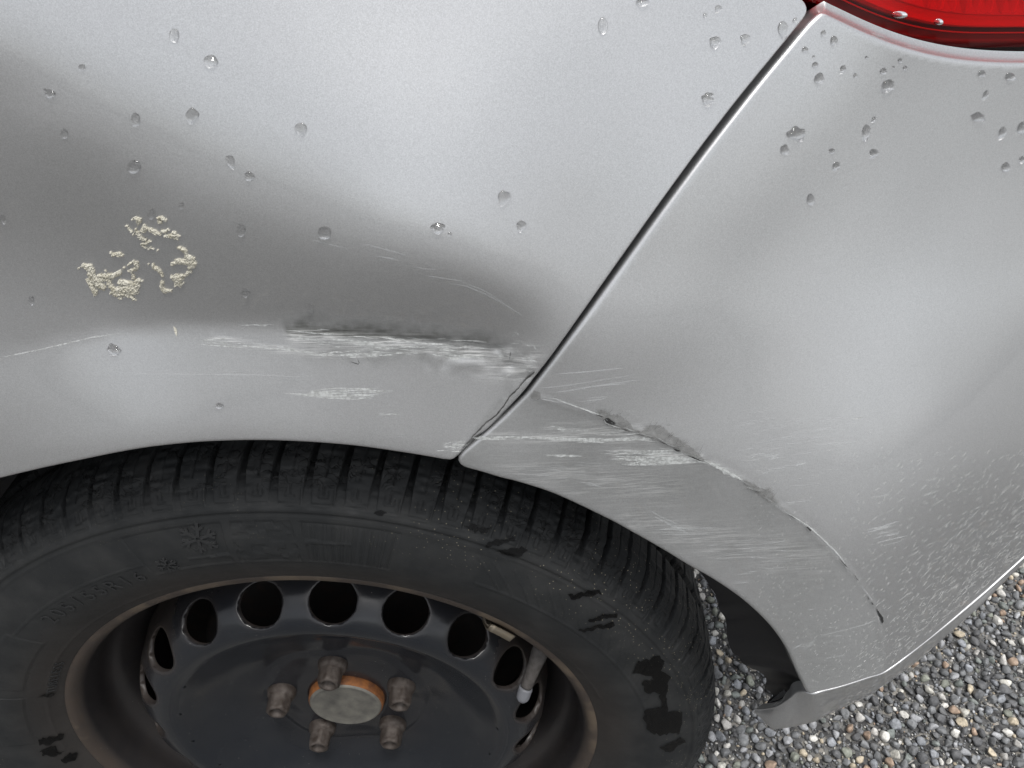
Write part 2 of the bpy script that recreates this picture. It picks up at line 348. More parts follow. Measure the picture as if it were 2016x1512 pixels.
def fsample(Y, x, z):
    i = np.clip((np.asarray(x) - GX[0]) / .002, 0, len(GX) - 1.001); j = np.clip((np.asarray(z) - GZ[0]) / .002, 0, len(GZ) - 1.001)
    a = i.astype(int); b = j.astype(int); u = i - a; v = j - b
    return (Y[a, b] * (1 - u) + Y[a + 1, b] * u) * (1 - v) + (Y[a, b + 1] * (1 - u) + Y[a + 1, b + 1] * u) * v
def on(Y, Q, off=0.0):                   # point of surface y = Y(x, z) seen at picture point Q
    Q = np.atleast_2d(np.asarray(Q, float)); y = np.zeros(len(Q))
    for _ in range(60):
        p = at_y(Q, y); y = .5 * y + .5 * (fsample(Y, p[:, 0], p[:, 2]) + off)
    return at_y(Q, y)
def normal(Y, x, z):
    e = .002; gx = (fsample(Y, x + e, z) - fsample(Y, x - e, z)) / (2 * e); gz = (fsample(Y, x, z + e) - fsample(Y, x, z - e)) / (2 * e)
    n = np.stack([gx, -np.ones_like(gx), gz], -1); return n / np.linalg.norm(n, axis=-1, keepdims=True)
SEAM = np.array([(905, 893), (915, 882), (935, 860), (961, 843), (993, 806), (1023, 775), (1048, 742), (1084, 700), (1104, 673), (1143, 621), (1193, 542), (1238, 480), (1259, 450), (1298, 396), (1358, 311), (1425, 228), (1447, 200), (1461, 182), (1499, 134), (1547, 74), (1578, 36), (1600, 5)], float)
SEAM = fair(SEAM, 60, 760)
# bring the bumper flush with the panel along the seam
sw = on(YP, SEAM); o_ = np.argsort(sw[:, 2])
zs = GZ; xs = np.interp(zs, sw[o_, 2], sw[o_, 0]); SEAMC = (xs, YP)
g_top = .06 + .24 * sstep(0, .08, MX - xs[None, :]); g_bot = gauss(np.gradient(FX, .002)[:, None], (12, 0)) + 0 * MX
PLAN = g_top + (np.maximum(g_bot, .05) - g_top) * (1 - sstep(.18, .44, MZ));  YB0 = make_field('bumper'); dz_ = fsample(YP, xs, zs) - fsample(YB0, xs, zs)
dz_ = gauss(dz_[:, None], (6, 0))[:, 0]
dz_ = np.where(zs < sw[o_[0], 2], np.interp(sw[o_[0], 2], zs, dz_) * np.exp(-(sw[o_[0], 2] - zs) / .05), dz_)
print('seam mismatch mm', np.round(dz_[190:280:15] * 1000, 1))
YB = YB0 + (dz_[None, :] + .0008) * np.exp(-(np.maximum(MX - xs[None, :], 0) / .10) ** 2)
def is_bumper(Q): 
    Q = np.atleast_2d(np.asarray(Q, float)); return Q[:, 0] > np.interp(Q[:, 1], SEAM[::-1, 1], SEAM[::-1, 0]) + 6

# ------------------------------------------------------------------ sheet-metal builder
def inside(poly, x, z):
    c = np.zeros(x.shape, bool); n = len(poly)
    for i in range(n):
        x1, z1 = poly[i]; x2, z2 = poly[(i + 1) % n]
        m = ((z1 > z) != (z2 > z)); c ^= m & (x < (x2 - x1) * (z - z1) / ((z2 - z1) if z2 != z1 else 1e-12) + x1)
    return c
def sheet(name, Y, loop, hem, mat, parent, step=.0017, attrs=None, off=0.0, disp=None, holes=()):
    """loop: (n,2) closed polygon in x,z; hem: per-vertex (radius, depth)"""
    loop = np.asarray(loop, float); hem = np.asarray(hem, float)
    area = .5 * np.sum(loop[:, 0] * np.roll(loop[:, 1], -1) - np.roll(loop[:, 0], -1) * loop[:, 1])
    if area < 0: loop = loop[::-1]; hem = hem[::-1]
    x0, z0 = loop.min(0); x1, z1 = loop.max(0)
    X, Z = np.meshgrid(np.arange(x0, x1, step), np.arange(z0, z1, step), indexing='ij')
    X = X + (np.arange(X.shape[1]) % 2)[None, :] * step * .5
    X = X.ravel(); Z = Z.ravel(); m = inside(loop, X, Z); X = X[m]; Z = Z[m]
    keep = np.ones(len(X), bool); L2 = loop
    cells = {}
    for p in L2: cells.setdefault((int(p[0] / step), int(p[1] / step)), []).append(p)
    for i in range(len(X)):
        a, b = int(X[i] / step), int(Z[i] / step)
        for da in (-1, 0, 1):
            for db in (-1, 0, 1):
                for p in cells.get((a + da, b + db), ()):
                    if (p[0] - X[i]) ** 2 + (p[1] - Z[i]) ** 2 < (step * .55) ** 2: keep[i] = False
    X = X[keep]; Z = Z[keep]
    pts = [tuple(p) for p in loop] + list(zip(X, Z)); n = len(loop)
    vv, ee, ff, ov, _, _ = delaunay_2d_cdt([Vector(p) for p in pts], [], [list(range(n))], 1, 1e-7)
    V2 = np.array([(v.x, v.y) for v in vv])
    back = {}
    for i, o in enumerate(ov):
        for k in o: back[k] = i
    y = fsample(Y, V2[:, 0], V2[:, 1]) + off; P = np.stack([V2[:, 0], y, V2[:, 1]], 1)
    N = normal(Y, V2[:, 0], V2[:, 1])
    if disp is not None: P = P + N * disp(V2[:, 0], V2[:, 1])[:, None]
    F = [tuple(f) for f in ff]
    # orient: outward normal is -y
    a, b, c = (P[F[0][i]] for i in range(3))
    if np.cross(b - a, c - a)[1] > 0: F = [f[::-1] for f in F]
    li = np.array([back[i] for i in range(n)]); LP = P[li]; LN = N[li]
    T = np.roll(LP, -1, 0) - np.roll(LP, 1, 0); T /= np.linalg.norm(T, axis=1, keepdims=True)
    B = np.cross(T, LN); B /= np.linalg.norm(B, axis=1, keepdims=True)
    ctr = LP.mean(0)
    c2 = np.stack([T[:, 2], -T[:, 0]], 1)          # outward in x,z for a CCW loop
    sgn = np.sign((B[:, [0, 2]] * c2).sum(1)); B *= sgn[:, None]
    V = [P]; prev = li; tot = len(P)
    rad, dep = hem[:, 0:1], hem[:, 1:2]; led = hem[:, 2:3]
    for th in list(np.radians([18, 36, 54, 72, 90])) + [None]:
        ring = LP + B * rad * math.sin(th) - LN * rad * (1 - math.cos(th)) if th is not None else LP + B * rad - LN * rad + np.where(led > 0, np.array([[.0, 1., 1.3]]) * dep, -LN * dep)
        idx = np.arange(tot, tot + n); V.append(ring); tot += n
        for i in range(n):
            j = (i + 1) % n; F.append((prev[i], idx[i], idx[j], prev[j]))
        prev = idx
    V = np.vstack(V)
    # fix hem winding: compare with outward B
    A = {}
    for k, fn in (attrs or {}).items():
        a = fn(V[:, 0], V[:, 1], V[:, 2]); a[len(P):] *= .3; A[k] = a
    o = mesh(name, V, F, mat, parent, attrs=A)
    bm = bmesh.new(); bm.from_mesh(o.data); bmesh.ops.recalc_face_normals(bm, faces=bm.faces)
    bm.faces.ensure_lookup_table()
    if bm.faces[0].normal.y > 0: bmesh.ops.reverse_faces(bm, faces=bm.faces)
    bm.to_mesh(o.data); bm.free()
    return o
def close(parts, step=.0015):
    """list of (points, radius, depth) runs -> resampled closed loop and hems"""
    L, H = [], []
    for P, r, d, *g in parts:
        P = np.asarray(P, float); q = resample(P, step)
        for p in q[:-1]: L.append(p); H.append((r, d, g[0] if g else 0))
    return np.array(L), np.array(H)

# ------------------------------------------------------------------ the car
car = empty('parked_car', (0, 0, -.305))
tag(car, 'silver car with dented rear quarter, scraped bumper corner and black steel wheel', 'car')
class _P:                                # parts carry world coordinates, the car stands at ground level
    pass
def carpart(o, parent=None):
    o.parent = parent or car
    o.matrix_parent_inverse = Matrix.Translation((0, 0, .305)) if (parent is None or parent is car) else Matrix.Identity(4)
    return o

xz = lambda P: P[:, [0, 2]]
# --- quarter panel outline
arch_px = np.array([(-30, 945), (0, 937), (80, 918), (160, 901), (250, 883), (320, 873), (398, 866), (500, 863), (600, 866), (700, 874), (800, 888), (860, 898), (880, 902)], float)
archP = xz(on(YP, smooth_line(arch_px)))
a0 = archP[0]; r0 = np.hypot(*a0); t0 = math.atan2(a0[1], a0[0])
archL = np.array([(r0 * math.cos(t), r0 * math.sin(t)) for t in np.linspace(R(132), t0, 20)])
corner = xz(on(YP, smooth_line([(880, 902), (888, 902.5), (894, 899), (905, 889)])))
seam_px = np.vstack([[(905, 889)], SEAM[1:-1], [(1586, 22), (1584, 10), (1576, 0), (1562, -12)]]).astype(float)
seam_px[1:4] += [-4, 0]
seamP = xz(on(YP, seam_px)); seamP = smooth_line(seamP, 6)
tp = seamP[-1]
loop, hem = close([(archL, .0016, .010), (archP, .0016, .010), (corner, .001, .008), (seamP, .0008, .012),
                   (np.array([tp, (tp[0] - .02, tp[1] + .03), (.2, .64)]), .001, .01), (np.array([(.2, .64), (-.26, .64), archL[0]]), .001, .01)])
CRUSH = on(YP, [(1000, 690)])[0]
def pk(px, py, pts, sig):                # gaussian mask round a picture polyline, carried to the surface
    pts = np.asarray(pts, float); d = np.full(px.shape, 1e9)
    for a, b in zip(pts[:-1], pts[1:]):
        ab = b - a; t = np.clip(((px - a[0]) * ab[0] + (py - a[1]) * ab[1]) / (ab @ ab), 0, 1)
        d = np.minimum(d, np.hypot(px - a[0] - t * ab[0], py - a[1] - t * ab[1]))
    return np.exp(-(d / sig) ** 2)
def at_grime(x, y, z):
    px, py = project(np.stack([x, y, z], -1))
    n = vnoise(px, py, 1 / 22., 3); n2 = vnoise(px, py, 1 / 7., 4)
    top = np.interp(px, [545, 600, 700, 800, 900, 1000, 1060], [625, 612, 622, 634, 642, 655, 660]) + (n - .5) * 14 + (n2 - .5) * 8
    bot = np.interp(px, [545, 565, 600, 700, 900, 1060], [640, 662, 662, 668, 672, 690])
    g = (.35 * sstep(-5, 5, py - top) + .65 * sstep(0, 34, py - top)) * (1 - sstep(-10, 14, py - bot)) * sstep(540, 556, px - (py - 625) * .45) * (1 - sstep(960, 1040, px))
    g = g * .95
    g = np.maximum(g, .62 * pk(px, py, [(620, 690), (760, 700), (900, 690), (1010, 700), (1030, 740)], 26) * (vnoise(px, py, 1 / 16., 8) * .8 + .3))
    g = np.maximum(g, .45 * pk(px, py, [(985, 790), (930, 860)], 9))
    return np.clip(g, 0, 1)
def at_scuff(x, y, z):
    px, py = project(np.stack([x, y, z], -1))
    s = 1.0 * pk(px, py, [(580, 662), (680, 670), (800, 676), (900, 690), (1000, 708), (1045, 722)], 15)
    s = np.maximum(s, .8 * pk(px, py, [(420, 663), (480, 678), (560, 688), (640, 698), (740, 697)], 7))
    s = np.maximum(s, .75 * pk(px, py, [(960, 730), (1030, 720), (1050, 700)], 22))
    s = np.maximum(s, .8 * pk(px, py, [(888, 884), (906, 880)], 6))
    return np.clip(s, 0, 1)
def crush(x, z):
    px, py = project(np.stack([x, fsample(YP, x, z), z], -1))
    m = pk(px, py, [(860, 690), (960, 690), (1020, 715), (1040, 740)], 30)
    m2 = pk(px, py, [(700, 668), (900, 688)], 10)
    c = pk(px, py, [(880, 556), (925, 567), (985, 590), (1035, 630)], 4.5) * 0       # sharp fold at the end of the dent
    cut = pk(px, py, [(640, 655), (760, 664), (880, 676), (985, 690)], 5)
    return m * (vnoise(px, py, 1 / 20., 11) - .5) * .0016 + m * (vnoise(px, py, 1 / 7., 12) - .5) * .0006 + m2 * (vnoise(px, py * 3, 1 / 26., 13) - .5) * .0008 + c * .0012 - cut * .0007
panel = sheet('quarter_panel', YP, loop, hem, PAINT, car, step=.0015, attrs=dict(grime_tint=at_grime, scuff=at_scuff), disp=crush)
carpart(panel)
# --- bumper outline
bs_px = np.array([(1619, 34), (1606, 46), (1590, 63), (1559, 101), (1520, 148), (1479, 200), (1417, 279), (1358, 354), (1298, 434), (1255, 498), (1232, 533), (1179, 599), (1128, 672), (1090, 722), (1062, 756), (1037, 786), (990, 832), (945, 871), (920, 892), (911, 903)], float)
bs_px = fair(bs_px, 60, 760)
ba_px = np.array([(911, 903), (911, 910), (920, 916), (949, 924), (989, 936), (1025, 945), (1100, 970), (1200, 1017), (1257, 1048), (1313, 1080), (1362, 1110), (1400, 1131), (1442, 1158), (1480, 1187), (1523, 1229), (1555, 1274), (1575, 1318), (1585, 1338), (1592, 1354), (1597, 1363)], float)
bc_px = np.array([(1597, 1364), (1647, 1352), (1739, 1323), (1791, 1286), (1872, 1221), (1940, 1163), (1996, 1113), (2045, 1068), (2100, 1018)], float)
bl_px = np.array([(2280, 128), (2150, 129), (2016, 130), (1945, 130), (1877, 126), (1809, 109), (1741, 88), (1673, 59), (1640, 43), (1626, 36), (1619, 34)], float)
bl_px = fair(bl_px[:, ::-1], 1640, 2300)[:, ::-1]; bl_px = np.vstack([np.stack([np.linspace(2280, 1650, 24), np.interp(np.linspace(2280, 1650, 24), bl_px[::-1, 0], bl_px[::-1, 1])], 1), bl_px[-3:]]); bl_px[1:-4, 1] = np.polyval(np.polyfit(bl_px[:24, 0], bl_px[:24, 1], 5), bl_px[1:-4, 0])
sB = xz(on(YB, bs_px)); aB = xz(on(YB, ba_px)); cB = xz(on(YB, bc_px)); lB = xz(on(YB, bl_px))
zr = cB[-1][1]; endr = np.array([cB[-1], (.64, zr - .002), (.72, zr - .004)]); rt = np.array([(.72, zr - .004), (.72, lB[0][1]), lB[0]])
loopB, hemB = close([(smooth_line(sB, 6), .0023, .014), (smooth_line(aB, 6), .0024, .012), (cB, .0012, .006), (endr, .0012, .006), (rt, .002, .01), (smooth_line(lB, 6), .0026, .0032, 1)])
def b_scuff(x, y, z):
    px, py = project(np.stack([x, y, z], -1))
    s = .75 * pk(px, py, [(960, 862), (1250, 862)], 8)
    s = np.maximum(s, .95 * pk(px, py, [(1215, 895), (1370, 905)], 11))
    s = np.maximum(s, .40 * pk(px, py, [(1090, 850), (1280, 855)], 22))
    s = np.maximum(s, .30 * pk(px, py, [(1000, 930), (1300, 960)], 40))
    s = np.maximum(s, .30 * pk(px, py, [(1250, 1035), (1600, 1100)], 40))
    s = np.maximum(s, .8 * pk(px, py, [(1387, 905), (1459, 943)], 5))
    return np.clip(s, 0, 1)
def b_grime_tint(x, y, z):
    px, py = project(np.stack([x, y, z], -1))
    n = vnoise(px, py, 1 / 12., 21)
    g = .5 * pk(px, py, [(1175, 812), (1200, 828), (1240, 850), (1290, 858), (1340, 885), (1385, 905)], 15) * sstep(.25, .5, n)
    g = np.maximum(g, .7 * pk(px, py, [(1460, 945), (1490, 962), (1528, 990)], 9) * sstep(.2, .5, n))
    g = np.maximum(g, .5 * pk(px, py, [(1045, 778), (1060, 782)], 8))
    g = np.maximum(g, .58 * sstep(-6, 6, py - np.interp(px, CR_B[:, 0], CR_B[:, 1])) * (px < 1745) * (.55 + .45 * vnoise(px, py, 1 / 60., 22)))  # whole trim face below the crease tinted darker, with slow noise
    return np.clip(g, 0, 1)
def b_disp(x, z):
    px, py = project(np.stack([x, fsample(YB, x, z), z], -1))
    m = pk(px, py, [(1180, 815), (1240, 850), (1300, 862), (1385, 905)], 14)
    m2 = pk(px, py, [(1060, 783), (1188, 823), (1300, 865), (1459, 943), (1585, 1033), (1680, 1131), (1724, 1195), (1740, 1290)], 4.5)
    return m * (vnoise(px, py, 1 / 9., 31) - .5) * .0005 + m2 * (.0003 + (vnoise(px, py, 1 / 6., 33) - .5) * .0003)
bumper = sheet('rear_bumper', YB, loopB, hemB, PAINT, car, step=.0017, attrs=dict(grime_tint=b_grime_tint, scuff=b_scuff), disp=b_disp)
carpart(bumper)
# --- lower lip of the bumper: loft between a top and a bottom path
def at_z(Q): 
    Q = np.asarray(Q, float); d = rays(Q[:, :2]); return CAM + d * ((Q[:, 2] - CAM[2]) / d[:, 2])[:, None]
ft = lambda x: (x, fsample(YB, np.array([x]), np.array([.1805]))[0] - .0006, .1792)
ZC = on(YB, [(1598, 1369)])[0, 2]
tpx = np.array([(1600, 1365), (1622, 1359), (1647, 1353), (1680, 1343), (1710, 1333), (1739, 1324), (1765, 1307), (1791, 1287), (1872, 1222), (1940, 1164), (1996, 1114), (2045, 1069), (2098, 1020)], float)
tw_ = on(YB, tpx); bz = tw_[:, 2] - np.interp(tpx[:, 0], [1600, 1740, 1800, 1940, 2100], [.064, .058, .045, .016, .006])
ex_ = tw_[-1][0] + .10; end_ = np.array([ex_, fsample(YB, np.array([ex_]), tw_[-1][2:3])[0] - .0004, tw_[-1][2] - .002]); endb = end_ - np.array([0, 0, .03])
top = np.vstack([at_z([(1488, 1396, ZC - .058), (1508, 1394, ZC - .049), (1531, 1388, ZC - .035), (1553, 1374, ZC - .019), (1570, 1361, ZC - .007), (1582, 1361, ZC - .0015)]), tw_, [end_]])
bpx = [(1606, 1428), (1630, 1415), (1654, 1402), (1680, 1389), (1703, 1378), (1722, 1363), (1746, 1346), (1790, 1315), (1845, 1266), (1908, 1209), (1996, 1117), (2045, 1072), (2098, 1024)]
bot = np.vstack([at_z([(1489, 1402, ZC - .062), (1499, 1419, ZC - .064), (1517, 1439, ZC - .066), (1537, 1443, ZC - .066), (1557, 1441, ZC - .066), (1580, 1436, ZC - .065)]), at_z([(a, b, z) for (a, b), z in zip(bpx, bz)]), [endb]])
top = smooth_line(top, 8); bot = smooth_line(bot, 8); n = len(top)
tg = np.gradient((top + bot) / 2, axis=0); tg[:, 2] = 0; tg /= np.linalg.norm(tg, axis=1, keepdims=True); nb_ = np.stack([tg[:, 1], -tg[:, 0], 0 * tg[:, 0]], 1)
rows = []
for t, bo in [(-.06, -.007), (-.04, -.0030), (-.02, -.0006), (.0, .0003), (.015, .0007), (.03, .0008), (.06, .0007), (.15, .0012), (.3, .0022), (.5, .0024), (.7, .0018), (.85, .0004), (.94, -.0018), (1, -.005), (1.02, -.012), (1.0, -.03)]:
    tt = min(max(t, 0), 1); base = top * (1 - tt) + bot * tt
    rise = (-t if t < 0 else 0) * .03
    rows.append(base + nb_ * bo + np.array([0, 0, 0 * rise + (-(t - 1) * .05 if t > 1 else 0)]))
V = np.vstack(rows); F = [(i * n + j, i * n + j + 1, (i + 1) * n + j + 1, (i + 1) * n + j) for i in range(len(rows) - 1) for j in range(n - 1)]
z0 = np.zeros(len(V))
lip = mesh('bumper_lower_lip', V, F, PAINT, car, attrs=dict(grime_tint=z0 + .12, scuff=z0)); carpart(lip)

# --- tail lamp
le_px = np.array([(1598, -6), (1605, 0), (1628, 11), (1687, 43), (1750, 70), (1831, 92), (1899, 99), (1960, 100), (2016, 100), (2150, 99), (2280, 98)], float)
lx_ = np.linspace(1598, 2280, 26); le_px = np.stack([lx_, np.polyval(np.polyfit(le_px[:, 0], le_px[:, 1], 5), lx_)], 1)
lE = xz(on(YB, le_px, .0085)); lE = smooth_line(lE, 6)
endx = lE[-1]
lampE = np.vstack([lE, [(endx[0] + .1, endx[1] - .002), (.62, endx[1] - .004)]])
lampT = np.array([(.62, endx[1] - .004), (.62, .645), (lE[0][0] - .02, .645), (lE[0][0] - .012, .60), lE[0]])
loopL, hemL = close([(lampE, .0012, .010), (lampT, .0012, .010)], .002)
lamp = empty('tail_lamp', (.40, .05, .58)); carpart(lamp)
lampinv = Matrix.Translation((-.40, -.05, -.58))
def lp(o): o.parent = lamp; o.matrix_parent_inverse = lampinv; return o
lens = lp(sheet('lens', YB, loopL, hemL, LENS, lamp, step=.004, off=.0085))
def sweep(path, prof, name, mat, closed=True):
    """sweep a profile (normal, up) along an edge path on the lamp face"""
    P = np.stack([path[:, 0], fsample(YB, path[:, 0], path[:, 1]), path[:, 1]], 1); N = normal(YB, path[:, 0], path[:, 1])
    T = np.gradient(P, axis=0); T /= np.linalg.norm(T, axis=1, keepdims=True); U = np.cross(T, N); U /= np.linalg.norm(U, axis=1, keepdims=True)
    U *= np.sign(U[:, 2:3]); m = len(prof)
    V = np.stack([P + N * (a - .0015) + U * (b + .0035) for a, b in prof], 1).reshape(-1, 3)
    F = [(i * m + j, i * m + (j + 1) % m, (i + 1) * m + (j + 1) % m, (i + 1) * m + j) for i in range(len(P) - 1) for j in range(m if closed else m - 1)]
    return mesh(name, V, F, mat, lamp)
lpath = resample(lampE, .003)
lp(sweep(lpath, [(-.012, .0100), (-.0155, .0108), (-.017, .0128), (-.0155, .0150), (-.012, .0156), (-.020, .0165), (-.024, .013), (-.020, .0095)], 'light_guide', REFW))
lp(sweep(lpath, [(-.0185, .0018), (-.0165, .0030), (-.0185, .0042), (-.022, .0095), (-.030, .0105)], 'lamp_rim', REFK, False))
lp(sweep(lpath, [(-.0145, .0066), (-.0138, .0070), (-.0145, .0074), (-.0155, .0070)], 'rim_bead', REFW))
lp(sweep(lpath, [(-.0205, .0158), (-.0225, .0175), (-.0245, .022), (-.026, .05), (-.026, .11)], 'reflector_bowl', REFD, False))
lp(sweep(lpath, [(-.012, .0), (-.040, .0), (-.045, .02), (-.045, .12)], 'lamp_shell', REFK, False))
i0 = len(lpath)
for k in range(6, 16):                      # upright facets of the reflector
    c = np.array([.372 - .062 + k * .0085, np.interp(.31 + k * .0085, lE[:, 0], lE[:, 1]) + .0165])
    y = fsample(YB, c[0:1], c[1:2])[0] + .0285; h = .05
    V = [(c[0] - .0036, y, c[1] - .002), (c[0], y - .004, c[1] - .002), (c[0] + .0036, y, c[1] - .002), (c[0] - .0036, y + .012, c[1] + h), (c[0], y + .008, c[1] + h), (c[0] + .0036, y + .012, c[1] + h)]
    lp(mesh('reflector_facet', V, [(0, 1, 4, 3), (1, 2, 5, 4)], REFW if k % 3 else REFD, lamp, False))

# --- dark inner structure behind the seams, wheel-house liner, floor
def inner():
    t = np.linspace(R(128), R(24), 60); a = np.stack([.395 * np.cos(t), .395 * np.sin(t)], 1)
    lp_ = np.vstack([a, [(.38, .30), (.70, .33), (.70, .64), (-.26, .64)]])
    lo, he = close([(np.vstack([lp_, lp_[:1]]), .001, .01)], .006)
    Ym = np.maximum(YP, YB); xs_ = np.where(MX < xs[None, :], YP, YB)
    return sheet('inner_body', gauss(xs_, (4, 4)), lo, he, BLACK, car, step=.008, off=.060)
carpart(inner())
lo_px = np.vstack([ba_px[10:], [(1581, 1352), (1573, 1363), (1557, 1376), (1536, 1388), (1512, 1396)]])
li_px = smooth_line([(1366, 1114), (1399, 1152), (1414, 1187), (1429, 1229), (1439, 1271), (1454, 1298), (1483, 1313), (1501, 1325), (1513, 1358), (1520, 1376), (1506, 1394)], 8)
nL = 60; sl_ = np.linspace(0, 1, nL)
def even(P): d = np.concatenate([[0], np.cumsum(np.linalg.norm(np.diff(P, axis=0), axis=1))]); return np.stack([np.interp(sl_ * d[-1], d, P[:, k]) for k in (0, 1)], 1)
oP = even(smooth_line(ba_px[10:], 6)); tailP = at_z([(1573, 1363, ZC - .025), (1557, 1376, ZC - .038), (1536, 1388, ZC - .050), (1512, 1396, ZC - .059)])
oW = on(YB, oP) + np.array([0, .004, 0]); oW = np.vstack([oW, tailP + np.array([0, .004, 0])]); d_ = np.concatenate([[0], np.cumsum(np.linalg.norm(np.diff(oW, axis=0), axis=1))]); oW = np.stack([np.interp(sl_ * d_[-1], d_, oW[:, k]) for k in range(3)], 1)
iP = even(li_px) + (np.stack([vnoise(sl_ * 40, 0 * sl_, .5, 6), vnoise(sl_ * 40, 0 * sl_, .5, 9)], 1) - .5) * 9
iW = at_y(iP, oW[:, 1] + .034); V = []
for t in np.linspace(0, 1, 9):
    m_ = oW * (1 - t) + iW * t; rad_ = m_[:, [0, 2]] / np.linalg.norm(m_[:, [0, 2]], axis=1, keepdims=True); m_ = m_.copy(); m_[:, [0, 2]] += rad_ * .007 * math.sin(math.pi * t); V.append(m_)
V = np.vstack(V); F = [(r * nL + i, r * nL + i + 1, (r + 1) * nL + i + 1, (r + 1) * nL + i) for r in range(8) for i in range(nL - 1)]
carpart(mesh('wheel_house_liner', V, F, BLACK, car))
V = []; bA = on(YB, smooth_line(ba_px[4:12], 5)); pA = on(YP, smooth_line(arch_px, 4))
edge_ = np.vstack([bA[::-1], pA[::-1], [(ARCH_R * math.cos(R(a)), -.035, ARCH_R * math.sin(R(a))) for a in range(112, 150, 3)]])
edge_ = resample(edge_, .004); ea = np.degrees(np.arctan2(edge_[:, 2], edge_[:, 0])); a0_ = ea[0]
for P, a in zip(edge_, ea):
    r = math.hypot(P[0], P[2]); e = np.array([P[0] / r, 0, P[2] / r]); deep = float(sstep(a0_ + 2, a0_ + 10, a)); k_ = .25 + .75 * deep
    for dr, dy in [(.0015, .006), (-.002, .010), (-.008, .020), (-.016, .030), (-.023, .037), (-.028, .042)]: V.append(P + e * dr * k_ + np.array([0, dy * k_, 0]))
    b0 = V[-1]
    for q in (np.array([.372 * e[0], .05, .372 * e[2]]), np.array([.378 * e[0], .30, .378 * e[2]]), np.array([.1 * e[0], .32, .1 * e[2]])): V.append(b0 + (q - b0) * deep + np.array([0, .0003, 0]) * (1 - deep))
m = 9; F = [(i * m + j, i * m + j + 1, (i + 1) * m + j + 1, (i + 1) * m + j) for i in range(len(edge_) - 1) for j in range(m - 1)]
carpart(mesh('wheel_house', V, F, BLACK, car))
def slab(name, x0, x1, y0, y1, z0, z1, mat):
    bm = bmesh.new(); bmesh.ops.create_cube(bm, size=1)
    for v in bm.verts: v.co = ((x0 + x1) / 2 + v.co.x * (x1 - x0), (y0 + y1) / 2 + v.co.y * (y1 - y0), (z0 + z1) / 2 + v.co.z * (z1 - z0))
    bmesh.ops.bevel(bm, geom=bm.edges[:], offset=.02, segments=2, affect='EDGES')
    me = bpy.data.meshes.new(name); bm.to_mesh(me); bm.free(); return carpart(link(name, me, mat, car))
slab('floor_pan', -1.2, .58, .36, 1.5, .14, .62, BLACK)
slab('sill_beam', -1.2, -.40, .02, .34, -.08, .62, BLACK)

# ------------------------------------------------------------------ wheel
wheel = empty('wheel', (0, 0, 0)); carpart(wheel)
def wp(o): o.parent = wheel; return o
SW = np.array([(.2145, .012), (.2160, .003), (.2190, -.0010), (.2230, -.0035), (.232, -.0085), (.245, -.0135), (.260, -.0163), (.275, -.0166), (.287, -.0150), (.2935, -.0138), (.2962, -.0146), (.2980, -.0132), (.303, -.0098), (.309, -.0040), (.3145, .0040), (.3185, .014), (.3205, .028), (.3215, .05), (.322, .09), (.3215, .13), (.3205, .155), (.3145, .178), (.30, .190), (.26, .192), (.22, .178)])
def side_y(r): return np.interp(r, SW[:14, 0], SW[:14, 1])
prof = np.vstack([resample(smooth_line(SW[:11], 8), .0011), resample(smooth_line(SW[9:17], 8)[16:], .0007)[:], resample(SW[16:19], .004)[1:], resample(SW[18:], .02)[1:]])
_d = np.concatenate([[1], np.linalg.norm(np.diff(prof, axis=0), axis=1)]); prof = prof[_d > 1e-5]
pn = np.gradient(prof, axis=0); pn = np.stack([pn[:, 1], -pn[:, 0]], 1)
pn /= np.linalg.norm(pn, axis=1, keepdims=True)
if pn[len(pn) // 3][1] > 0: pn = -pn          # outward
NP_ = 97; PIT = 2 * math.pi / NP_
ph_hi = np.array([0, .05, .085, .10, .115, .13, .16, .185, .20, .215, .27, .34, .355, .37, .42, .465, .487, .50, .513, .535, .6, .645, .66, .69, .74, .77, .785, .80, .83, .855, .87, .885, .90, .915, .95])
ph_lo = np.array([0, .1, .13, .5, .87, .9])
th, phs = [], []
for k in range(NP_):
    a = math.degrees(k * PIT); a = a - 360 if a > 270 else a
    for p in (ph_hi if -14 < a < 200 else ph_lo): th.append(k * PIT + p * PIT); phs.append(p + k)
th = np.array(th); phs = np.array(phs); ph = phs % 1; kk = np.floor(phs).astype(int)
rr = prof[:, 0]; yy = prof[:, 1]; TH, RR = np.meshgrid(th, rr, indexing='ij'); PH = ph[:, None] + 0 * RR; KK = kk[:, None] + 0 * RR; YY = yy[None, :] + 0 * TH
tread = np.arange(len(prof)) > np.argmax(rr > .2975)
front = (YY < .1) & (YY < np.where(RR > .25, .2, .1))
dg = np.interp(RR, [.2995, .302, .309, .3145, .3185], [0, .0008, .0022, .0055, .0078]) * front * tread[None, :]
dg = np.where(YY > .014, .0078, dg); dg = np.where(YY > .18, 0, dg)
gw = np.interp(RR, [.299, .306, .316, .322], [.16, .14, .105, .095])
jit_ = np.random.default_rng(5).normal(0, .018, NP_ + 1); gw = gw + jit_[KK.astype(int) % NP_]
groove = dg * (1 - sstep(0, .028, np.minimum(PH, 1 - PH) - gw + .02))
dg2 = (vnoise(TH * 60, RR * 400 + YY * 300, .8, 44) - .5) * .0012 * tread[None, :] * (YY < .1)
sip = np.abs(PH - .5) < .014
sd_ = np.where((RR > .3125) & (YY < .1), .0010, 0) * np.where((KK % 2) == 0, 1, .6) * sip
band = (RR > .2990) & (RR < .3088) & (YY < .0) & tread[None, :]
ln = np.zeros_like(RR)
ln = np.where(band & (np.abs(RR - .3003) < .00042) & (PH > .19) & (PH < .84), .0009, ln)
ln = np.where(band & (np.abs(RR - .3040) < .0004) & (PH > .36) & (PH < .66), .0008, ln)
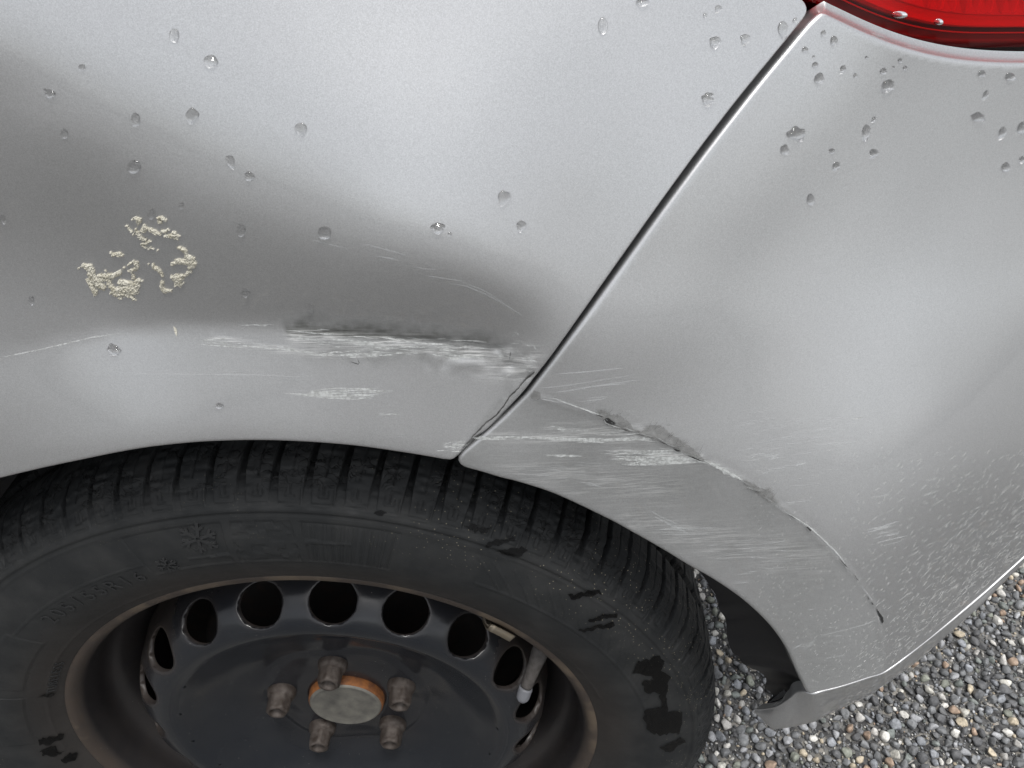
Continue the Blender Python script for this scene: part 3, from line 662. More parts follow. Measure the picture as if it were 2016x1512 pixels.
ln = np.where(band & (np.abs(PH - .207) < .012) & (RR > .3003) & (RR < .3075) & (KK % 3 != 0), .0009, ln)
ln = np.where(band & (np.abs(PH - .655) < .012) & (RR > .3040) & (RR < .308), .0008, ln)
ln = np.where(band & (np.abs(PH - .50) < .014) & (RR > .3045) & (RR < .3095), .0009, ln)
ln = np.where(band & (np.abs(PH - .357) < .012) & (RR > .3040) & (RR < .307) & (KK % 2 == 0), .0008, ln)
circ = np.zeros_like(RR)
for c_, w_ in ((.047, .0035), (.092, .005), (.137, .004)): circ = np.maximum(circ, .0075 * (np.abs(YY - c_) < w_) * (RR > .315))
depth = np.maximum(np.maximum(groove, sd_), np.maximum(ln, circ))
# sidewall decor: hatched field, separators, arcs
TD = (np.degrees(TH) + 180) % 360 - 180
raise_ = np.zeros_like(RR); sw_ = (YY < .012)
def arc(r, a0, a1, w=.0007, h=.00045): 
    global raise_; raise_ = np.where(sw_ & (np.abs(RR - r) < w) & (TD > a0) & (TD < a1), np.maximum(raise_, h), raise_)
zone = sw_ & (RR > .2515) & (RR < .2885) & (TD > 74) & (TD < 109)
raise_ = np.where(zone, -.0005, raise_)
hat = zone & (TD < 86) & (((TD * 4.5) % 1) < .5) & (RR < .286); raise_ = np.where(hat, -.0001, raise_)
hat2 = zone & (TD > 87) & (TD < 95) & (vnoise(TD, RR * 300, .9, 41) > .5); raise_ = np.where(hat2, -.0001, raise_)
for c_ in (95.6, 86.4):
    raise_ = np.where(zone & (np.abs(TD - c_ - (RR - .27) * np.where(c_ > 90, -22, 18)) < .55), .0002, raise_)
raise_ = np.where(zone & (TD < 86) & (TD > 79) & (np.abs(RR - .272) < (TD - 79) * .00030), .0002, raise_)
raise_ = np.where(zone & (TD > 96) & (TD < 103) & (np.abs(RR - .2600) < (103 - TD) * .00026), .0002, raise_)
arc(.2512, 74, 108.5); arc(.2893, 60, 112, .0006, .0003); arc(.2630, 109, 140, .0006); arc(.2290, 20, 190, .0006, .0003); arc(.2915, -14, 200, .0007, .0004)
# band with chevrons on the rear half of the sidewall
for k in range(9):
    c_ = 60 - k * 5.2
    for q, sg in ((.0, 1), (2.2, 1)):
        l_ = np.abs((TD - c_ + q) - (RR - .27) * 260) < .16
        raise_ = np.where(sw_ & l_ & (RR > .262) & (RR < .285), np.maximum(raise_, .0004), raise_)
arc(.2618, 12, 62, .0006)
for a0, a1 in ((139, 156), (159, 175)):
    zz = sw_ & (RR > .243) & (RR < .268) & (TD > a0) & (TD < a1); raise_ = np.where(zz, .0006, raise_)
D = raise_ - depth + dg2
shear = np.interp(YY, [-.02, .0, .02, .05, .09], [0, 0, .004, .022, .05]) * -1 * (RR > .3)
TT = TH + shear
Pr = RR + pn[:, 0][None, :] * D; Py = YY + pn[:, 1][None, :] * D
V = np.stack([Pr * np.cos(TT), Py, Pr * np.sin(TT)], -1); V[..., 2] = np.maximum(V[..., 2], -.3045)
nt_, npf = RR.shape
ii, jj = np.meshgrid(np.arange(nt_), np.arange(npf - 1), indexing='ij'); i2 = (ii + 1) % nt_
F = np.stack([ii * npf + jj, i2 * npf + jj, i2 * npf + jj + 1, ii * npf + jj + 1], -1).reshape(-1, 4)
rimdust = sstep(.262, .222, RR).ravel() if False else (1 - sstep(.224, .262, RR)).ravel()
sand = (np.interp(TD, [20, 40, 62, 80, 110], [.9, 1, .75, .25, .1]) * sstep(.262, .285, RR)).ravel()
crack = (sstep(.305, .312, RR) * (YY < .06)).ravel()
tyre = wp(mesh('tyre', V.reshape(-1, 3), F, RUBBER, wheel, attrs=dict(rimdust=rimdust, sand=sand, crack=crack)))
# embossed lettering
def glyphs(txt, size, r, a_start, step_deg, name, up=True, mat=EMB, h=.0006, spacing=None):
    V, F = [], []
    for i, ch in enumerate(txt):
        if ch == ' ': continue
        cu = bpy.data.curves.new('g', 'FONT'); cu.body = ch; cu.size = size; cu.extrude = .00025; cu.align_x = 'CENTER'; cu.resolution_u = 2
        ob = bpy.data.objects.new('g', cu); COL.objects.link(ob); dg_ = bpy.context.evaluated_depsgraph_get(); me = ob.evaluated_get(dg_).to_mesh()
        a = R(a_start - i * step_deg); b = len(V)
        for v in me.vertices:
            x, y = v.co.x, v.co.y - size * .35
            rad = r + (y if up else -y); ang = a - (x if up else -x) / r
            V.append((rad * math.cos(ang), side_y(rad) - h - v.co.z * 1.0 - .0002, rad * math.sin(ang)))
        F += [tuple(b + k for k in p.vertices) for p in me.polygons]
        ob.evaluated_get(dg_).to_mesh_clear(); bpy.data.objects.remove(ob); bpy.data.curves.remove(cu)
    return wp(mesh(name, V, F, mat, wheel, False))
glyphs('205/55R16', .0155, .2545, 131.0, 2.45, 'size_lettering')
glyphs('TUBELESS', .0085, .2265, 157.5, 1.5, 'sidewall_lettering')
# raised snowflake marks
def flake(r, a, s, name):
    V, F = [], []; c = np.array([r * math.cos(R(a)), r * math.sin(R(a))]); er = c / r; et = np.array([er[1], -er[0]])
    def bar(p, q, w):
        d = (q - p) / np.linalg.norm(q - p); n = np.array([-d[1], d[0]]) * w; b = len(V)
        for u in (p + n, q + n, q - n, p - n):
            g = c + et * u[0] * s + er * u[1] * s; rad = np.hypot(*g); V.append((g[0], side_y(rad) - .0007, g[1]))
        for u in (p + n, q + n, q - n, p - n):
            g = c + et * u[0] * s + er * u[1] * s; rad = np.hypot(*g); V.append((g[0], side_y(rad) + .0012, g[1]))
        F.append((b, b + 1, b + 2, b + 3))
        for k in range(4): F.append((b + k, b + 4 + k, b + 4 + (k + 1) % 4, b + (k + 1) % 4))
    for k in range(6):
        t = k * math.pi / 3 + .26; d = np.array([math.cos(t), math.sin(t)]); bar(d * .12, d, .075)
        for sg in (1, -1):
            e = np.array([math.cos(t + sg * .8), math.sin(t + sg * .8)]); bar(d * .55, d * .55 + e * .36, .065)
    wp(mesh(name, V, F, EMB, wheel, False))
flake(.2775, 99.3, .0125, 'snowflake_mark'); flake(.2585, 106, .0075, 'snowflake_mark')

# --- rim: flange and barrel lathe, disc with punched holes
def lathe(pr, name, mat, n=180, parent=None, attrs=None, sm=True):
    pr = np.asarray(pr, float); t = np.linspace(0, 2 * math.pi, n, endpoint=False); m = len(pr)
    V = np.stack([pr[None, :, 0] * np.cos(t)[:, None], pr[None, :, 1] + 0 * t[:, None], pr[None, :, 0] * np.sin(t)[:, None]], -1).reshape(-1, 3)
    i, j = np.meshgrid(np.arange(n), np.arange(m - 1), indexing='ij'); k = (i + 1) % n
    F = np.stack([i * m + j, k * m + j, k * m + j + 1, i * m + j + 1], -1).reshape(-1, 4)
    A = {a: np.tile(np.asarray(v, float), n) for a, v in (attrs or {}).items()}
    return mesh(name, V, F, mat, parent, attrs=A, smooth=sm)
bp = smooth_line([(.214, .013), (.2185, .006), (.2200, .001), (.2188, -.0012), (.2155, -.0012), (.2120, .0010), (.2085, .006), (.2065, .013), (.2050, .020), (.2035, .030), (.2000, .037), (.1930, .044), (.1870, .052), (.1820, .062), (.1790, .074), (.178, .10), (.178, .16), (.21, .18)], 6)
dus = np.interp(bp[:, 1], [-.002, .002, .008, .03, .06], [1.0, .85, .28, .34, .30])
rimb = wp(lathe(bp, 'rim', RIM, 240, wheel, dict(dusty=dus)))
dp = smooth_line([(.1795, .060), (.1775, .048), (.1755, .036), (.1725, .0265), (.1668, .0170), (.1600, .0105), (.1520, .0068), (.1440, .0062), (.1360, .0092), (.1270, .0155), (.1150, .0240), (.1020, .0315), (.0900, .0365), (.0800, .0395), (.0735, .0405), (.070, .0392), (.066, .0385), (.050, .0385), (.036, .0385), (.033, .0395), (.030, .042), (.0, .044)], 8)
ds = np.concatenate([[0], np.cumsum(np.linalg.norm(np.diff(dp, axis=0), axis=1))])
s_h = np.interp(-.1668, -dp[:, 0], ds); r_m = .1668; NH = 19; A0 = R(84.8)
def disc():
    """unroll one pitch of the disc, punch its hole, then copy it round"""
    half = math.pi / NH * r_m; s1 = np.interp(-.135, -dp[:, 0], ds); smax = ds[-1]
    loop = [(-half, .0), (half, .0), (half, s1), (-half, s1)]
    pts = []; lo = []
    for a, b in zip(loop, loop[1:] + loop[:1]):
        m = 18 if abs(a[0] - b[0]) > 1e-6 else 30
        for t in np.linspace(0, 1, m, endpoint=False): lo.append((a[0] + (b[0] - a[0]) * t, a[1] + (b[1] - a[1]) * t))
    hr = .0178; hl = [(hr * math.cos(t), s_h + hr * math.sin(t)) for t in np.linspace(0, 2 * math.pi, 40, endpoint=False)]
    hl2 = [((hr + .0016) * math.cos(t), s_h + (hr + .0016) * math.sin(t)) for t in np.linspace(0, 2 * math.pi, 40, endpoint=False)]
    for x in np.arange(-half + .002, half, .0024):
        for y in np.arange(.002, s1, .0024):
            if math.hypot(x, y - s_h) > hr + .003 and abs(x) < half - .0012 and y < s1 - .0012: pts.append((x, y))
    allp = lo + hl + hl2 + pts; nl, nh = len(lo), len(hl)
    edges = [(nl + i, nl + (i + 1) % nh) for i in range(nh)]
    vv, _, ff, ov, _, _ = delaunay_2d_cdt([Vector(p) for p in allp], edges, [list(range(nl))], 1, 1e-7)
    P2 = np.array([(v.x, v.y) for v in vv]); F = [tuple(f) for f in ff if math.hypot(P2[list(f)].mean(0)[0], P2[list(f)].mean(0)[1] - s_h) > hr * .985]
    back = {}
    for i, o in enumerate(ov):
        for k in o: back[k] = i
    hi = [back[nl + i] for i in range(nh)]
    rad = np.interp(P2[:, 1], ds, dp[:, 0]); yv = np.interp(P2[:, 1], ds, dp[:, 1])
    dh = np.hypot(P2[:, 0], P2[:, 1] - s_h); 
    dusty = np.interp(P2[:, 1], [0, s_h - .02, s_h, s_h + .015, s1], [.6, .5, .22, .04, .0]) + .35 * np.exp(-((dh - hr) / .003) ** 2)
    V, FF, A = [], [], []
    tn = np.gradient(dp, axis=0); tn /= np.linalg.norm(tn, axis=1, keepdims=True)
    for k in range(NH):
        c = A0 + k * 2 * math.pi / NH; b = len(V); ang = c + P2[:, 0] / r_m
        dusk = .35 + .65 * (abs(((math.degrees(c) + 180) % 360) - 180 - 85) > 40)
        # sink the rim of the hole a little, and give it a wall
        sink = .0005 * np.exp(-((dh - hr) / .0016) ** 2)
        W = np.stack([(rad - sink * .5) * np.cos(ang), yv + sink, (rad - sink * .5) * np.sin(ang)], 1)
        V += W.tolist(); A += (dusty * dusk).tolist(); FF += [tuple(b + q for q in f) for f in F]
        e = len(V); cen = np.array([math.cos(c), 0, math.sin(c)]) 
        for q in hi: V.append((W[q] + np.array([0, .0035, 0]) - cen * .0025).tolist()); A.append(.5)
        FF += [(b + hi[i], b + hi[(i + 1) % nh], e + (i + 1) % nh, e + i) for i in range(nh)]
    # inner dish
    sl = np.concatenate([np.linspace(s1, smax, 60)]); rl = np.interp(sl, ds, dp[:, 0]); yl = np.interp(sl, ds, dp[:, 1])
    nn = NH * 17; t = A0 - math.pi / NH + np.arange(nn) * 2 * math.pi / nn; b = len(V)
    for a in t:
        # five shallow lobes round the bolts
        for r_, y_ in zip(rl, yl):
            lob = math.cos(5 * (a - R(95))); y2 = y_ - .0022 * lob * float(sstep(.045, .062, np.array(r_))) * (1 - float(sstep(.075, .1, np.array(r_))))
            V.append((r_ * math.cos(a), y2, r_ * math.sin(a))); A.append(.02 + .12 * float(1 - sstep(.05, .11, np.array(r_))))
    FF += [(b + i * 60 + j, b + ((i + 1) % nn) * 60 + j, b + ((i + 1) % nn) * 60 + j + 1, b + i * 60 + j + 1) for i in range(nn) for j in range(59)]
    o = mesh('disc', V, FF, RIM, wheel, attrs=dict(dusty=A))
    bm = bmesh.new(); bm.from_mesh(o.data); bmesh.ops.remove_doubles(bm, verts=bm.verts, dist=.00005); bmesh.ops.recalc_face_normals(bm, faces=bm.faces); bm.to_mesh(o.data); bm.free()
    return o
wp(disc())
# bolts
def bolt_mesh():
    V, F = [], []; n = 24
    def ring(r, y, hexa=0):
        b = len(V)
        for k in range(n):
            t = 2 * math.pi * k / n; q = r
            if hexa: q = r * (1 - hexa + hexa * (math.cos(math.pi / 6) / math.cos(((t + math.pi / 6) % (math.pi / 3)) - math.pi / 6)) / .933)
            V.append((q * math.cos(t), y, q * math.sin(t)))
        return b
    rs = [ring(.0125, .040), ring(.0125, .036), ring(.0122, .0345), ring(.0118, .0325), ring(.0112, .0315), ring(.0098, .0305, .8), ring(.0096, .0300, 1), ring(.0092, .0195, 1), ring(.0089, .0180, .9), ring(.0080, .0168, .3), ring(.0068, .0166), ring(.0060, .0172), ring(.0050, .0205), ring(.0030, .0225), ring(.0004, .0228)]
    for a, b in zip(rs, rs[1:]):
        for k in range(n): F.append((a + k, a + (k + 1) % n, b + (k + 1) % n, b + k))
    me = bpy.data.meshes.new('wheel_bolt'); me.from_pydata(V, [], F); me.polygons.foreach_set('use_smooth', [True] * len(F)); me.update(); me.materials.append(BOLTM)
    bm = bmesh.new(); bm.from_mesh(me); bmesh.ops.recalc_face_normals(bm, faces=bm.faces); bm.to_mesh(me); bm.free()
    return me
bme = bolt_mesh()
for k in range(5):
    a = R(95 - 72 * k); o = bpy.data.objects.new('wheel_bolt', bme); COL.objects.link(o); o.parent = wheel
    o.location = (.056 * math.cos(a), .0005 * (k % 2), .056 * math.sin(a)); o.rotation_euler = (R((k * 37) % 3 - 1), R(k * 23), R((k * 53) % 3 - 1))
capo = wp(lathe(smooth_line([(.0335, .046), (.0334, .038), (.0328, .0335), (.0315, .0318)], 6), 'hub_cap', RUST, 64, wheel))
hf = wp(lathe([(.0316, .0319), (.0308, .0306), (.0298, .0301), (.0285, .0306), (.0265, .0309), (.015, .0306), (.0002, .0305)], 'hub_cap_face', CAPM, 64, wheel))
# brake drum seen through the holes
wp(lathe(smooth_line([(.190, .115), (.150, .112), (.140, .105), (.136, .085), (.132, .075), (.120, .071), (.085, .070), (.04, .069)], 5), 'brake_drum', DRUM, 96, wheel))
# valve
def tube(path, rad, name, mat, n=14):
    P = smooth_line(path, 6); rad = np.interp(np.linspace(0, 1, len(P)), np.linspace(0, 1, len(rad)), rad)
    T = np.gradient(P, axis=0); T /= np.linalg.norm(T, axis=1, keepdims=True); V = []; up = np.array([.3, .2, 1.])
    for p, t, r in zip(P, T, rad):
        a = np.cross(t, up); a /= np.linalg.norm(a); b = np.cross(t, a)
        for k in range(n): V.append(p + r * (a * math.cos(2 * math.pi * k / n) + b * math.sin(2 * math.pi * k / n)))
    F = [(i * n + k, i * n + (k + 1) % n, (i + 1) * n + (k + 1) % n, (i + 1) * n + k) for i in range(len(P) - 1) for k in range(n)]
    F += [tuple(range(n))[::-1], tuple((len(P) - 1) * n + k for k in range(n))]
    return wp(mesh(name, V, F, mat, wheel))
v0 = at_y([(1068, 1272)], .018)[0]; v1 = at_y([(1036, 1352)], .002)[0]; v2 = at_y([(1027, 1379)], -.003)[0]
tube([v0, v0 * .6 + v1 * .4, v0 * .25 + v1 * .75, v1], [.0072, .0066, .0056, .0052, .0048, .0047], 'valve_stem', STEM)
tube([v1 * .96 + v2 * .04, v1 * .8 + v2 * .2, v1 * .3 + v2 * .7, v2], [.0052, .0056, .0055, .0054, .0050, .0035], 'valve_cap', VCAP, 20)
# balance weight clipped to the flange
def weight():
    V, F = [], []; cs = [(.2135, -.0022), (.2110, -.0028), (.2070, .0015), (.2040, .009), (.2020, .0155), (.1990, .0150), (.2000, .007), (.2040, -.001), (.2090, -.0055), (.2150, -.0040)]
    aa = np.linspace(R(51.5), R(45.5), 14); m = len(cs); c0 = np.mean(cs, 0)
    for i, a in enumerate(aa):
        f = .75 if i in (0, 13) else 1
        for r, y in cs: r = c0[0] + (r - c0[0]) * f; y = c0[1] + (y - c0[1]) * f; V.append((r * math.cos(a), y, r * math.sin(a)))
    F = [(i * m + j, i * m + (j + 1) % m, (i + 1) * m + (j + 1) % m, (i + 1) * m + j) for i in range(13) for j in range(m)] + [tuple(range(m)), tuple(13 * m + j for j in range(m))[::-1]]
    return wp(mesh('balance_weight', V, F, WEIGHT, wheel))
weight()
# wet marks on the tyre wall: thin films following the rubber
def film(poly, name='wet_mark', mat=None, lift=.0011):
    poly = np.asarray(poly, float)
    lo = resample(np.vstack([poly, poly[:1]]), 3.0)[:-1]; c = lo.mean(0)
    lo = lo + (np.stack([vnoise(lo[:, 0], lo[:, 1], .16, 51), vnoise(lo[:, 0], lo[:, 1], .16, 52)], 1) - .5) * 7
    x0, y0 = lo.min(0); x1, y1 = lo.max(0); pts = [tuple(p) for p in lo]
    for x in np.arange(x0 + 2, x1, 4):
        for y in np.arange(y0 + 2, y1, 4):
            if inside(lo, np.array([x]), np.array([y]))[0]: pts.append((x, y))
    vv, _, ff, _, _, _ = delaunay_2d_cdt([Vector(p) for p in pts], [], [list(range(len(lo)))], 1, 1e-5)
    Q = np.array([(v.x, v.y) for v in vv]); y = np.full(len(Q), -.015)
    for _ in range(25):
        p = at_y(Q, y); r = np.hypot(p[:, 0], p[:, 2]); y = .6 * y + .4 * np.interp(r, SW[:17, 0], SW[:17, 1])
    p = at_y(Q, y); p[:, 1] -= lift
    return wp(mesh(name, p, [tuple(f) for f in ff], mat or WET, wheel))
for q in ([(912, 1034), (930, 1030), (958, 1038), (966, 1034), (962, 1046), (935, 1044)], [(955, 1070), (975, 1062), (1010, 1054), (1014, 1062), (990, 1068), (960, 1075)],
          [(975, 1082), (1000, 1080), (1030, 1074), (1038, 1084), (1020, 1094), (990, 1088)], [(1120, 1170), (1145, 1164), (1180, 1158), (1184, 1166), (1150, 1172), (1126, 1178)],
          [(1157, 1218), (1180, 1208), (1214, 1204), (1212, 1212), (1180, 1218), (1162, 1222)], [(1139, 1240), (1165, 1232), (1205, 1222), (1208, 1232), (1175, 1236), (1148, 1244)],
          [(1243, 1325), (1255, 1300), (1296, 1288), (1310, 1298), (1300, 1316), (1318, 1330), (1310, 1380), (1316, 1400), (1345, 1400), (1340, 1440), (1300, 1445), (1280, 1440), (1266, 1410), (1270, 1395), (1300, 1390), (1298, 1362), (1270, 1360), (1262, 1340), (1290, 1335), (1268, 1326)],
          [(735, 1006), (750, 1004), (764, 1008), (750, 1013)], [(1298, 1470), (1340, 1450), (1350, 1462), (1310, 1480)],
          [(76, 1372), (96, 1362), (112, 1362), (100, 1372)], [(76, 1450), (100, 1450), (128, 1442), (124, 1452), (96, 1464), (78, 1462)], [(78, 1478), (110, 1464), (112, 1478), (130, 1474), (112, 1486), (86, 1484)], [(120, 1494), (140, 1480), (155, 1480), (150, 1494), (126, 1500)]): film(q)

# ------------------------------------------------------------------ scuffs and scratches: thin raised slivers on the skin
def surf(Q, lift=.00012):
    Q = np.atleast_2d(np.asarray(Q, float)); b = is_bumper(Q); o = np.empty((len(Q), 3))
    for Y, m in ((YP, ~b), (YB, b)):
        if m.any():
            p = on(Y, Q[m]); x, z = p[:, 0], p[:, 2]; n = normal(Y, x, z); d = crush(x, z) if Y is YP else b_disp(x, z)
            o[m] = p + n * (d + lift)[:, None]
    return o
EDGE = np.vstack([arch_px, ba_px[4:], [(1600, 1365), (1740, 1322), (2016, 1095)]])
class Slivers:
    def __init__(s): s.Q = []; s.F = []
    def add(s, pts, w):
        if any(q[1] > np.interp(q[0], EDGE[:, 0], EDGE[:, 1]) + 2 for q in pts): return
        P = resample(np.asarray(pts, float), 7.); n = len(P); T = np.gradient(P, axis=0); T /= np.maximum(np.linalg.norm(T, axis=1, keepdims=True), 1e-9); Nn = np.stack([-T[:, 1], T[:, 0]], 1)
        t = np.linspace(0, 1, n); prof = np.minimum(1, 4 * np.minimum(t, 1 - t) + .12) * w * .5 * (.6 + .8 * np.array([random.random() for _ in range(n)])); b = len(s.Q)
        for p, q, f in zip(P, Nn, prof): s.Q += [p + q * f, p - q * f]
        s.F += [(b + 2 * i, b + 2 * i + 2, b + 2 * i + 3, b + 2 * i + 1) for i in range(n - 1)]
    def cluster(s, path, spread, count, ln, w, slope=0.0, jit=.04):
        path = resample(np.asarray(path, float), 2.)
        for _ in range(int(count * .72)):
            c = path[random.randrange(len(path))] + np.array([random.gauss(0, 6), random.gauss(0, spread)]); l = ln * random.uniform(.3, 1.4); a = slope + random.gauss(0, jit)
            d = np.array([math.cos(a), math.sin(a)]) * l / 2; s.add([c - d, c + np.array([0, random.gauss(0, .6)]), c + d], w * random.uniform(.4, 1.3))
    def build(s, name, mat, parent, lift=.00012):
        if not s.Q: return None
        o = mesh(name, surf(s.Q, lift), s.F, mat, parent); o['kind'] = 'stuff'; return o
def marks(fn, mat, parent, name='scuff_mark', lift=.00014):
    s = Slivers(); fn(s); return s.build(name, mat, parent, lift)
# panel
def f(s):
    s.cluster([(612, 775), (742, 775)], 6, 60, 70, 2.0); s.add([(618, 768), (660, 764), (746, 765)], 2.2); s.add([(745, 766), (748, 772), (740, 778)], 2.); s.add([(618, 782), (660, 784), (700, 786), (738, 780)], 2.4)
marks(f, SCUFF, panel)
marks(lambda s: (s.cluster([(748, 814), (785, 814)], 1.5, 8, 22, 1.6), s.add([(738, 817), (790, 815)], 1.2)), SCUFF, panel)
marks(lambda s: (s.cluster([(405, 668), (445, 668)], 1, 6, 30, 1.6), s.cluster([(410, 672), (460, 680), (520, 683), (590, 692)], 2.5, 40, 40, 2.2, .08), s.cluster([(480, 640), (540, 640)], 1.2, 8, 50, 1.6)), SCUFF, panel)
marks(lambda s: (s.cluster([(570, 690), (650, 697), (740, 698), (770, 696)], 4, 46, 30, 2.6), s.cluster([(570, 660), (640, 664), (720, 672)], 8, 50, 40, 1.6, .06)), SCUFF, panel)
marks(lambda s: (s.cluster([(700, 672), (800, 678), (880, 684), (960, 694)], 9, 80, 50, 1.6, .09), s.cluster([(860, 698), (910, 704)], 2, 14, 24, 2.4, .15)), SCUFF, panel)
marks(lambda s: (s.cluster([(985, 688), (1038, 700), (1046, 722)], 12, 60, 15, 1.5, .12, .22), s.cluster([(985, 738), (1028, 728)], 8, 26, 14, 1.5, -.3, .35), s.cluster([(1000, 660), (1050, 690)], 12, 16, 14, 1.3, .5, .4), s.add([(978, 738), (985, 745), (1000, 740), (1010, 727)], 1.6), s.add([(990, 780), (996, 786), (1004, 783)], 2.4)), SCUFF, panel)
marks(lambda s: (s.cluster([(885, 882), (915, 876)], 4, 26, 26, 2.2, -.15, .2)), SCUFF, panel)
marks(lambda s: (s.add([(880, 556), (915, 562), (950, 576), (985, 594), (1030, 622)], 1.4), s.add([(900, 552), (950, 570), (1000, 600)], 1.)), SCUFF_AND_HIGHLIGHT, panel, 'fold_highlight')  # painted highlight: pale slivers for the light line on the dent's fold
marks(lambda s: s.add([(0, 704), (70, 690), (140, 674), (180, 664), (242, 656)], 2.4), SCUFF, panel, 'crease_chip')
marks(lambda s: (s.add([(240, 736), (320, 736), (420, 737), (520, 738), (605, 743)], 1.3), s.cluster([(205, 735), (600, 738)], 2, 6, 60, .8)), SCUFF_AND_HIGHLIGHT, panel, 'scratch')
marks(lambda s: (s.cluster([(650, 480), (760, 500), (900, 540)], 8, 8, 80, 1.4, .2), s.cluster([(300, 800), (800, 830)], 30, 10, 24, 1.0)), SCUFF_AND_HIGHLIGHT, panel, 'scratch')
marks(lambda s: (s.add([(342, 642), (346, 650), (348, 662)], 5.5),), CRUST, panel, 'sap_stain')
marks(lambda s: (s.add([(670, 700), (676, 708)], 2.), s.add([(704, 706), (709, 718), (690, 712)], 1.4), s.add([(722, 702), (727, 711)], 1.6), s.add([(833, 668), (832, 676)], 1.8), s.add([(921, 680), (921, 690)], 1.8), s.add([(1006, 690), (1003, 708)], 2.)), DARKPL, panel, 'dark_nick')
# bumper
marks(lambda s: (s.add([(1085, 737), (1150, 732), (1230, 724)], 2.0), s.add([(1090, 762), (1160, 752), (1258, 736)], 1.2), s.add([(1060, 765), (1120, 758)], 1.4), s.add([(1088, 773), (1120, 769), (1170, 760), (1240, 754)], 1.9), s.add([(1165, 760), (1270, 746)], 1.2), s.add([(1155, 784), (1198, 780)], 1.2), s.add([(1142, 791), (1195, 784)], 1.6), s.add([(1150, 794), (1165, 792)], 1.)), SCUFF_AND_HIGHLIGHT, bumper, 'scratch')
marks(lambda s: (s.add([(1237, 810), (1252, 808)], 1.8), s.add([(1675, 826), (1700, 821)], 2.4)), SCUFF, bumper, 'scratch')
marks(lambda s: (s.cluster([(945, 862), (1045, 862), (1120, 864)], 1.8, 50, 46, 2.0), s.cluster([(1120, 866), (1270, 866)], 2, 40, 60, 2.0)), SCUFF, bumper)
marks(lambda s: (s.cluster([(1090, 838), (1120, 850)], 4, 26, 22, 1.8), s.cluster([(1130, 852), (1260, 856)], 5, 20, 46, 1.1)), SCUFF, bumper)
marks(lambda s: (s.cluster([(1200, 893), (1330, 893)], 5, 26, 90, 1.4), s.cluster([(1235, 905), (1360, 903)], 4, 70, 46, 3.0), s.cluster([(1270, 912), (1340, 910)], 2, 20, 50, 2.4)), SCUFF, bumper)
marks(lambda s: (s.cluster([(1078, 897), (1140, 897)], 1.4, 20, 30, 2.0), s.add([(1060, 895), (1145, 896)], 1.2), s.add([(948, 899), (958, 899)], 2)), SCUFF, bumper)
marks(lambda s: (s.cluster([(1000, 930), (1180, 935)], 16, 24, 50, 1.0, .03), s.cluster([(1145, 945), (1195, 955)], 4, 10, 28, 1.2, .12), s.cluster([(1270, 962), (1320, 964)], 6, 6, 30, 1.0)), SCUFF_AND_HIGHLIGHT, bumper, 'scratch')
marks(lambda s: (s.cluster([(1300, 1030), (1380, 1050)], 9, 24, 40, 1.2, .05), s.add([(1315, 1040), (1420, 1039)], 1.4), s.cluster([(1290, 1015), (1370, 1055)], 3, 12, 40, 1.2, .5, .1), s.cluster([(1400, 1075), (1560, 1095)], 18, 26, 50, 1.0, -.05), s.cluster([(1420, 1120), (1500, 1130)], 10, 10, 40, 1.0, -.08)), SCUFF_AND_HIGHLIGHT, bumper, 'scratch')
marks(lambda s: (s.cluster([(1450, 835), (1720, 870)], 22, 30, 70, 1.0, -.16), s.cluster([(1490, 897), (1525, 900)], 5, 12, 30, 1.5, -.14), s.cluster([(1560, 910), (1580, 913)], 3, 6, 20, 1.5, -.2), s.cluster([(1460, 900), (1640, 960)], 20, 20, 50, .9, -.14), s.cluster([(1450, 880), (1900, 960)], 60, 14, 30, .9, -.2)), SCUFF_AND_HIGHLIGHT, bumper, 'scratch')
marks(lambda s: (s.cluster([(1725, 1035), (1760, 1060)], 10, 16, 46, 1.4, -.24, .03), s.add([(1725, 1040), (1770, 1025)], 2), s.add([(1725, 978), (1755, 972)], 1.2)), SCUFF_AND_HIGHLIGHT, bumper, 'scratch')
marks(lambda s: (s.cluster([(1650, 1240), (1560, 1260)], 30, 14, 40, 1.1, -.12), s.add([(1610, 1253), (1700, 1230), (1730, 1218)], 1.6), s.cluster([(1570, 1275), (1600, 1262)], 6, 8, 24, 1.6, -.5)), SCUFF_AND_HIGHLIGHT, bumper, 'scratch')
# crease damage and painted highlight
marks(lambda s: [s.add([(x + random.gauss(0, 1), np.interp(x, CR_B[:, 0], CR_B[:, 1]) + random.gauss(0, 1.2)), (x + 9, np.interp(x + 9, CR_B[:, 0], CR_B[:, 1]) + random.gauss(0, 1)), (x + 18 + random.random() * 8, np.interp(x + 20, CR_B[:, 0], CR_B[:, 1]) + random.gauss(0, 1))], random.uniform(.6, 1.5)) for x in range(1065, 1735, 15) if random.random() < .7], SCUFF_AND_HIGHLIGHT, bumper, 'worn_crease_highlight', .0008)  # pale slivers paint a thin highlight along the worn crease
def edge(s):
    s.add([(1386, 905), (1400, 913), (1425, 926), (1462, 945)], 6.); s.cluster([(1392, 909), (1440, 934)], 1.5, 26, 18, 2.4, .35, .25)
marks(edge, SCUFF, bumper, 'chipped_edge', .0003)
marks(lambda s: (s.add([(1080, 783), (1090, 782), (1112, 791), (1154, 806), (1188, 818)], 2.2), s.add([(1585, 1030), (1610, 1052), (1645, 1085), (1662, 1108)], 2.0), s.add([(1535, 1000), (1575, 1024), (1610, 1048)], 1.2)), SCUFF, bumper, 'chipped_edge', .0007)
